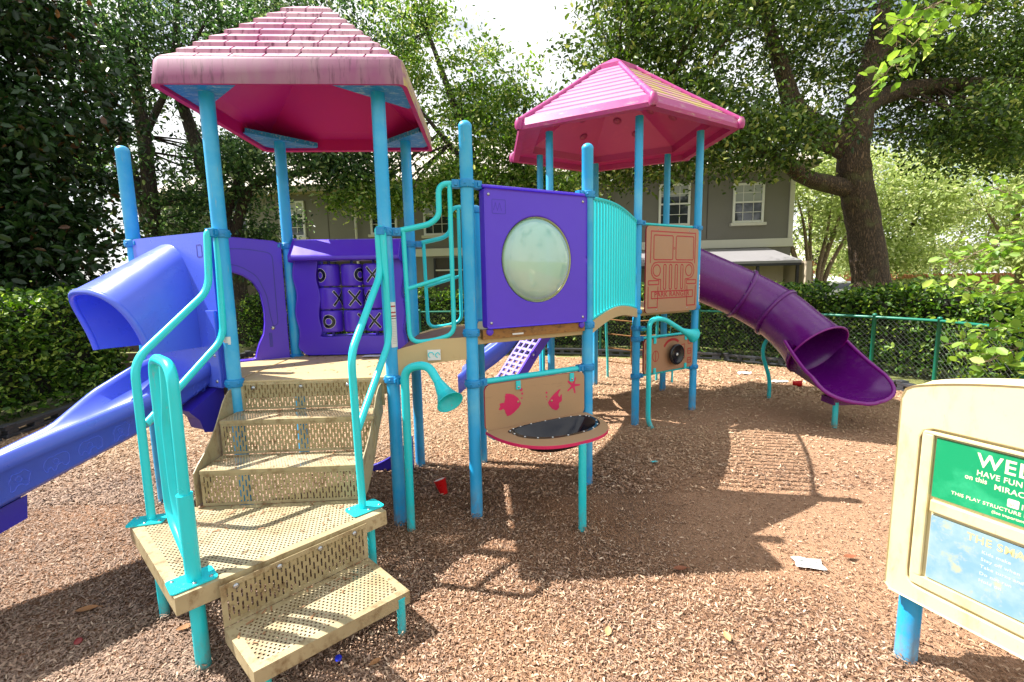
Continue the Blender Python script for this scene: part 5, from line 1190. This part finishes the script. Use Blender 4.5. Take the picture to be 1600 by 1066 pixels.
M_cl = plastic('cream_lettering', rgb(226, 222, 190), .5, .04, 30); M_yl = plastic('yellow_lettering', rgb(206, 200, 138), .5, .05, 30); M_wl = plastic('faint_lettering', rgb(184, 206, 214), .5, .05, 30)
mb = MB(); tx = lambda t, s, z, h, sp=1.0, w=1.0, m=0: text_into(mb, t, h, lambda x, y, q: FG.p(s+x*w, z+y, -.0088), m, 0, sp)
tx('WELCOME', .245, .952, .070, 1.12, .92); tx('HAVE FUN', .247, .918, .028, 1.08, .86); tx('on this', .216, .894, .026, 1.05, .82); tx('MIRACLE', .297, .884, .027, 1.08, .92); tx('THIS PLAY STRUCTURE IS', .182, .818, .0175, 1.08, .98); tx('(See important', .298, .798, .014)
tx('IRACLE', .370, .842, .026, 1.1, 1.0)
mb.prism([FG.p(*q, -.0086) for q in rrect(.335, .838, .365, .868, .003, 1)], FG.n*-.0006, 1); text_into(mb, 'M', .029, lambda x, y, q: FG.p(.3385+x*.82, .8425+y, -.0078), 0)
mb.build('lettering', [M_cl, plastic('logo_square', rgb(214, 196, 196), .5, .05, 20)], g1)
mb = MB(); tx('THE SMART', .240, .668, .040, 1.10, .90)
for k, t in enumerate(('Kids make', 'Stay off when', 'Take turns and', 'Do not run', 'Hold on')): tx(t, .285, .636-k*.027, .017, 1.1, 1.0, 1)
mb.build('lettering', [M_yl, M_wl], g2)
for s in (.055, SL_-.055):
    mb = MB(); p = FG.p(s, 0, -.09); mb.tube([(p.x, p.y, -.1), (p.x, p.y, .36)], .040, 20); mb.build('leg', M_post, sg)

# ------------------------------------------------------------------ border timbers, chain link fence
def timber_mesh():
    mb = MB(); L = 1.16
    mb.box((0, 0, .105), (L, .10, .045)); mb.box((0, 0, .018), (L, .10, .035))
    for k in range(5): mb.box((-L/2+.07+(L-.14)*k/4, 0, .0595), (.10, .094, .047))
    mb.box((L/2-.04, 0, .135), (.12, .108, .02)); return mb
proto = timber_mesh().build('border_timber', M_timber, None, .006)
tag(proto, 'low black plastic border timber edging the wood chips along the fence', 'border timber', 'border timbers round the wood chips')
BPATH = [(-5.45, 2.6), (-5.62, 4.95), (-5.9, 6.6), (-6.1, 10.6), (-2.0, 10.42), (.6, 10.25), (2.6, 9.75), (4.13, 9.05), (4.97, 8.38), (5.25, 7.3), (5.42, 6.45), (5.45, 5.2), (5.5, 3.4)]
first = True
for (a, b) in zip(BPATH, BPATH[1:]):
    d = V(b[0]-a[0], b[1]-a[1], 0); n = max(1, round(d.length/1.2)); ang = math.atan2(d.y, d.x)
    for k in range(n):
        p = V(a[0], a[1], 0)+d*((k+.5)/n); o = proto if first else proto.copy()
        if not first: COL.objects.link(o)
        first = False; o.location = (p.x, p.y, .0+.012*math.sin(p.x*3+p.y)); o.rotation_euler = (0, .012*math.sin(p.y*5), ang+PI); o.scale = (d.length/n/1.2, 1, 1)
        if p.y > 9.5: o['label'] = 'low black plastic border timber along the back edge of the wood chips'
        elif p.x < -5: o['label'] = 'low black plastic border timber in front of the shaded hedge'
FPATH = [(-3.6, 10.9), (-2.1, 10.7), (.8, 10.35), (3.75, 9.35), (5.15, 8.15), (5.72, 7.35), (6.04, 6.57), (6.0, 5.4), (5.9, 3.2)]
cf = empty('chain_link_fence', (5.15, 8.15, 0), 'low chain link fence with green rail and posts in front of the hedge', 'fence')
FH_ = .95; mb = MB(); mb.tube([(x, y, FH_) for x, y in FPATH], .021, 10); mb.build('rail', M_greenpaint, cf)
for (x, y) in FPATH+[(1.9, 10.0), (-.7, 10.52)]:
    mb = MB(); mb.lathe((x, y, -.1), (0, 0, 1), [(.028, 0), (.028, FH_+.12), (.033, FH_+.122), (.030, FH_+.15), (.0001, FH_+.16)], 12); mb.build('post', M_greenpaint, cf)
vs, fs_ = [], []
for a, b in zip(FPATH, FPATH[1:]):
    F = Frame(a, b); L = F.L; st = .075; h = FH_-.06; n = int((L+h)/st)
    for sg_ in (1, -1):
        for k in range(n+1):
            s_a = k*st-h if sg_ > 0 else k*st; s_b = s_a+h*sg_; za, zb = .04, .04+h
            # clip to the bay
            A, Bq = (s_a, za), (s_b, zb)
            if max(A[0], Bq[0]) < 0 or min(A[0], Bq[0]) > L: continue
            def at(s): t = (s-A[0])/(Bq[0]-A[0]); return (s, A[1]+t*(Bq[1]-A[1]))
            if A[0] < 0: A2 = at(0)
            elif A[0] > L: A2 = at(L)
            else: A2 = A
            if Bq[0] < 0: B2_ = at(0)
            elif Bq[0] > L: B2_ = at(L)
            else: B2_ = Bq
            p, q = F.p(*A2, .002*sg_), F.p(*B2_, .002*sg_); d = (q-p)
            if d.length < .01: continue
            d.normalize(); w = d.cross(F.n).normalized(); r = .0017; i = len(vs)
            for e_ in (p, q):
                for t_ in range(3): vs.append(e_+(w*math.cos(t_*2.094)+F.n*math.sin(t_*2.094))*r)
            fs_ += [(i, i+1, i+4, i+3), (i+1, i+2, i+5, i+4), (i+2, i, i+3, i+5)]
np_mesh('wire_mesh', np.array([list(p) for p in vs]), np.array(fs_), M_wire, parent=cf)

# weathered plank steps standing by the gap in the left hedge
pk = empty('plank_stack', (-6.7, 8.0, 0), 'weathered grey planks low behind the covered slide', 'planks'); 
for k in range(5):
    mb = MB(); mb.box((-6.75+.01*k, 8.0+.05*k, .12+.155*k), (.9, .05, .14)); mb.build('plank', plastic('weathered_plank', rgb(120, 104, 90), .9, .2, 8), pk, .006)
mb = MB(); mb.box((-7.1, 8.3, .4), (.09, .09, .8)); mb.build('upright', M_barkd, pk); mb = MB(); mb.box((-6.4, 8.3, .4), (.09, .09, .8)); mb.build('upright', M_barkd, pk)

# ------------------------------------------------------------------ cars
def car(name, label, loc, rz, paint, van=False):
    T = empty(name, loc, label, 'car', 'white cars parked beyond the hedge'); T.rotation_euler = (0, 0, rz)
    def part(mb, nm, m, par=T, bev=0):
        o = mb.build(nm, m, None, bev); o.parent = par; return o
    hl = [(-2.25, .35), (-2.28, .75), (-2.1, .93), (-1.2, 1.0), (-.45, 1.42 if not van else 1.62), (1.0, 1.44 if not van else 1.70), (1.75, 1.02 if not van else 1.66), (2.2, .95), (2.28, .6), (2.2, .32)]
    mb = MB(); G = []
    for y, k in ((-.88, .90), (-.86, 1), (-.60, 1.02), (.60, 1.02), (.86, 1), (.88, .90)):
        G.append([V(x*(1 if abs(y) < .87 else .985), y*(1-.20*max(0, (z-.95))/.5), .32+(z-.32)*(1 if abs(y) < .7 else .985)) for x, z in hl])
    mb.grid(G, 0, False, True); mb.add(G[0], [tuple(range(len(hl)))]); mb.add(G[-1], [tuple(range(len(hl)))]); body = part(mb, 'body', paint, T, .05)
    for sy in (-1, 1):
        for sx in (-1.4, 1.4):
            mb = MB(); mb.lathe((sx, sy*.80, .32), (0, sy, 0), [(.001, -.1), (.32, -.1), (.33, 0), (.31, .09), (.2, .10), (.19, .08), (.001, .08)], 20); part(mb, 'wheel', M_black)
        mb = MB(); mb.add([(-1.0, sy*.862, 1.03), (-.42, sy*.775, 1.35), (.95, sy*.775, 1.37), (1.5, sy*.86, 1.04)], [(0, 1, 2, 3)]); mb.add([(-1.0, sy*.855, 1.03), (-.42, sy*.765, 1.35), (.95, sy*.765, 1.37), (1.5, sy*.85, 1.04)], [(0, 1, 2, 3)]); part(mb, 'side_window', M_glass)
        mb = MB(); mb.box((-2.26, sy*.62, .74), (.06, .34, .13)); part(mb, 'headlight', M_label, T, .01)
        mb = MB(); mb.box((2.24, sy*.66, .80), (.06, .26, .18)); part(mb, 'tail_light', M_red, T, .01)
    mb = MB(); mb.add([(1.02, -.62, 1.45), (1.02, .62, 1.45), (1.77, .70, 1.06), (1.77, -.70, 1.06)], [(0, 1, 2, 3)]); part(mb, 'rear_window', M_glass)
    mb = MB(); mb.add([(-.48, -.62, 1.43), (-.48, .62, 1.43), (-1.18, .72, 1.04), (-1.18, -.72, 1.04)], [(0, 1, 2, 3)]); part(mb, 'windscreen', M_glass)
    return T
M_carw = plastic('white_car_paint', rgb(228, 230, 232), .18, .01, 2)
car('parked_car', 'white car showing its tail next to the end of the building', (17.9, 26.6, -.28), math.radians(12), M_carw)
car('parked_car', 'white car half hidden by the thick oak trunk', (20.6, 27.4, -.28), math.radians(200), M_carw)
car('parked_van', 'white van standing farther back between the two cars', (22.3, 33.5, -.1), math.radians(100), M_carw, True)

# ------------------------------------------------------------------ litter
def cup(label, loc, rot):
    T = empty('plastic_cup', loc, label, 'cup'); T.rotation_euler = rot; mb = MB()
    mb.lathe((0, 0, 0), (0, 0, 1), [(.001, .002), (.028, 0), (.030, .004), (.036, .05), (.040, .055), (.046, .110), (.049, .113), (.049, .118), (.045, .118), (.038, .055), (.028, .008), (.001, .006)], 24)
    o = mb.build('body', M_red, None); o.parent = T; q = MB(); q.lathe((0, 0, 0), (0, 0, 1), [(.0445, .1165), (.036, .055), (.027, .010), (.001, .009)], 24); o2 = q.build('lining', M_white, None); o2.parent = T
cup('crushed red cup standing in the shade under the short bridge', (-.55, 3.46, .004), (-.30, -.22, .4))
cup('red cup lying on its side behind the tube slide leg', (4.14, 6.78, .046), (math.radians(90), 0, math.radians(62)))
def sheet(name, label, loc, w, h, rz, crump, m, cat='paper', print_=False):
    mb = MB(); r = random.Random(hash(label) % 999 if False else int(w*1000+h*77)); n = 8
    q_ = min(1, crump/.012); G = [[V((i/n-.5)*w*(1+.18*q_*math.sin(j*.9+1)), (j/n-.5)*h*(1+.22*q_*math.sin(i*1.1)), .006+crump*r.random()*.6+.5*crump*math.sin(i*.9+j*.7)) for j in range(n+1)] for i in range(n+1)]
    mb.grid(G)
    if print_:
        for (a, b, c_, d) in ((.1, .15, .3, .4), (.4, .15, .6, .35), (.15, .6, .35, .8), (.55, .55, .85, .75), (.7, .2, .85, .35)):
            mb.add([V((x-.5)*w, (y-.5)*h, .0085+crump*1.6) for x, y in ((a, b), (c_, b), (c_, d), (a, d))], [(0, 1, 2, 3)], 1)
    o = mb.build(name, [m, plastic('grey_print', rgb(186, 190, 190), .7, .05, 30)], None); o.location = loc; o.rotation_euler = (0, 0, rz); return tag(o, label, cat)
sheet('paper_sheet', 'white printed paper lying on sunny wood chips left of the sign', (1.66, 2.47, .012), .145, .10, -.25, .004, M_paper, 'paper', True)
sheet('paper_sheet', 'small white paper on the deck below the tic-tac-toe panel', (-1.16, 3.86, D1+.004), .16, .09, .1, .002, M_paper)
sheet('wrapper', 'crumpled white wrapper on the far sunny wood chips', (3.86, 7.66, .012), .17, .12, .5, .035, M_paper, 'litter')
sheet('wrapper', 'flattened pale wrapper between the curved slide leg and the lying cup', (4.08, 7.02, .012), .20, .10, .2, .02, M_paper, 'litter')
sheet('wrapper', 'small turquoise scrap on shaded wood chips near the barrier shadow', (1.24, 3.98, .012), .05, .03, .4, .01, M_turq, 'litter')
def blob(name, label, loc, r, m, cat):
    mb = MB(); mb.lathe((0, 0, 0), (0, 0, 1), [(.001, 0), (r, .001), (r*1.02, r*.5), (r*.9, r*.62), (.001, r*.6)], 14); o = mb.build(name, m, None); o.location = loc; o.rotation_euler = (.5, .2, 0); return tag(o, label, cat)
blob('bottle_cap', 'small blue bottle cap on the wood chips beside the bottom step', (-.79, 1.86, .012), .015, plastic('blue_cap', rgb(20, 40, 190), .3, .05, 9), 'bottle cap')
blob('bottle_cap', 'reddish round cap on the wood chips at the lower left', (-2.05, 1.99, .012), .016, plastic('maroon_cap', rgb(120, 30, 26), .4, .05, 9), 'bottle cap')
M_dry = plastic('dry_leaf', rgb(150, 106, 66), .7, .25, 30); M_dry2 = plastic('pale_dry_leaf', rgb(184, 146, 100), .7, .2, 30); M_dry3 = plastic('red_dry_leaf', rgb(132, 78, 50), .7, .25, 30)
def dry_leaf(label, loc, L, rz, m):
    mb = MB(); n = 8; G = []
    for i in range(n+1):
        t = i/n; w = L*.24*math.sin(PI*t)**.75; G.append([V((t-.5)*L, y*w, .010+.03*L/.1*(t-.5)**2+.35*abs(y)*w) for y in (-1, -.5, 0, .5, 1)])
    mb.grid(G); mb.tube([V(.5*L, 0, .016), V(.66*L, .01*L, .012)], .0016, 5); o = mb.build('dry_leaf', m, None); o.location = loc; o.rotation_euler = (0, 0, rz); tag(o, label, 'dead leaf', 'dead leaves on the wood chips')
dry_leaf('curled tan leaf on shaded wood chips at the lower left', (-2.2, 2.2, .008), .10, .35, M_dry)
dry_leaf('tan leaf by the landing leg at the front left', (-1.60, 2.06, .008), .08, .6, M_dry)
dry_leaf('reddish brown leaf at the front edge of the square roof shadow', (.92, 2.44, .008), .085, .1, M_dry3)
dry_leaf('large pale leaf on the sunny wood chips right of the centre front', (.42, 1.98, .008), .065, 1.3, M_dry2)
dry_leaf('upright pale leaf near the middle of the front edge', (.95, 1.93, .012), .065, 1.5, M_dry2)
dry_leaf('brown leaf on the wood chips between the paper and the sign', (1.93, 2.52, .008), .08, .1, M_dry3)
dry_leaf('orange leaf in the shade in front of the bottom step', (-.62, 1.83, .008), .06, .8, M_dry)
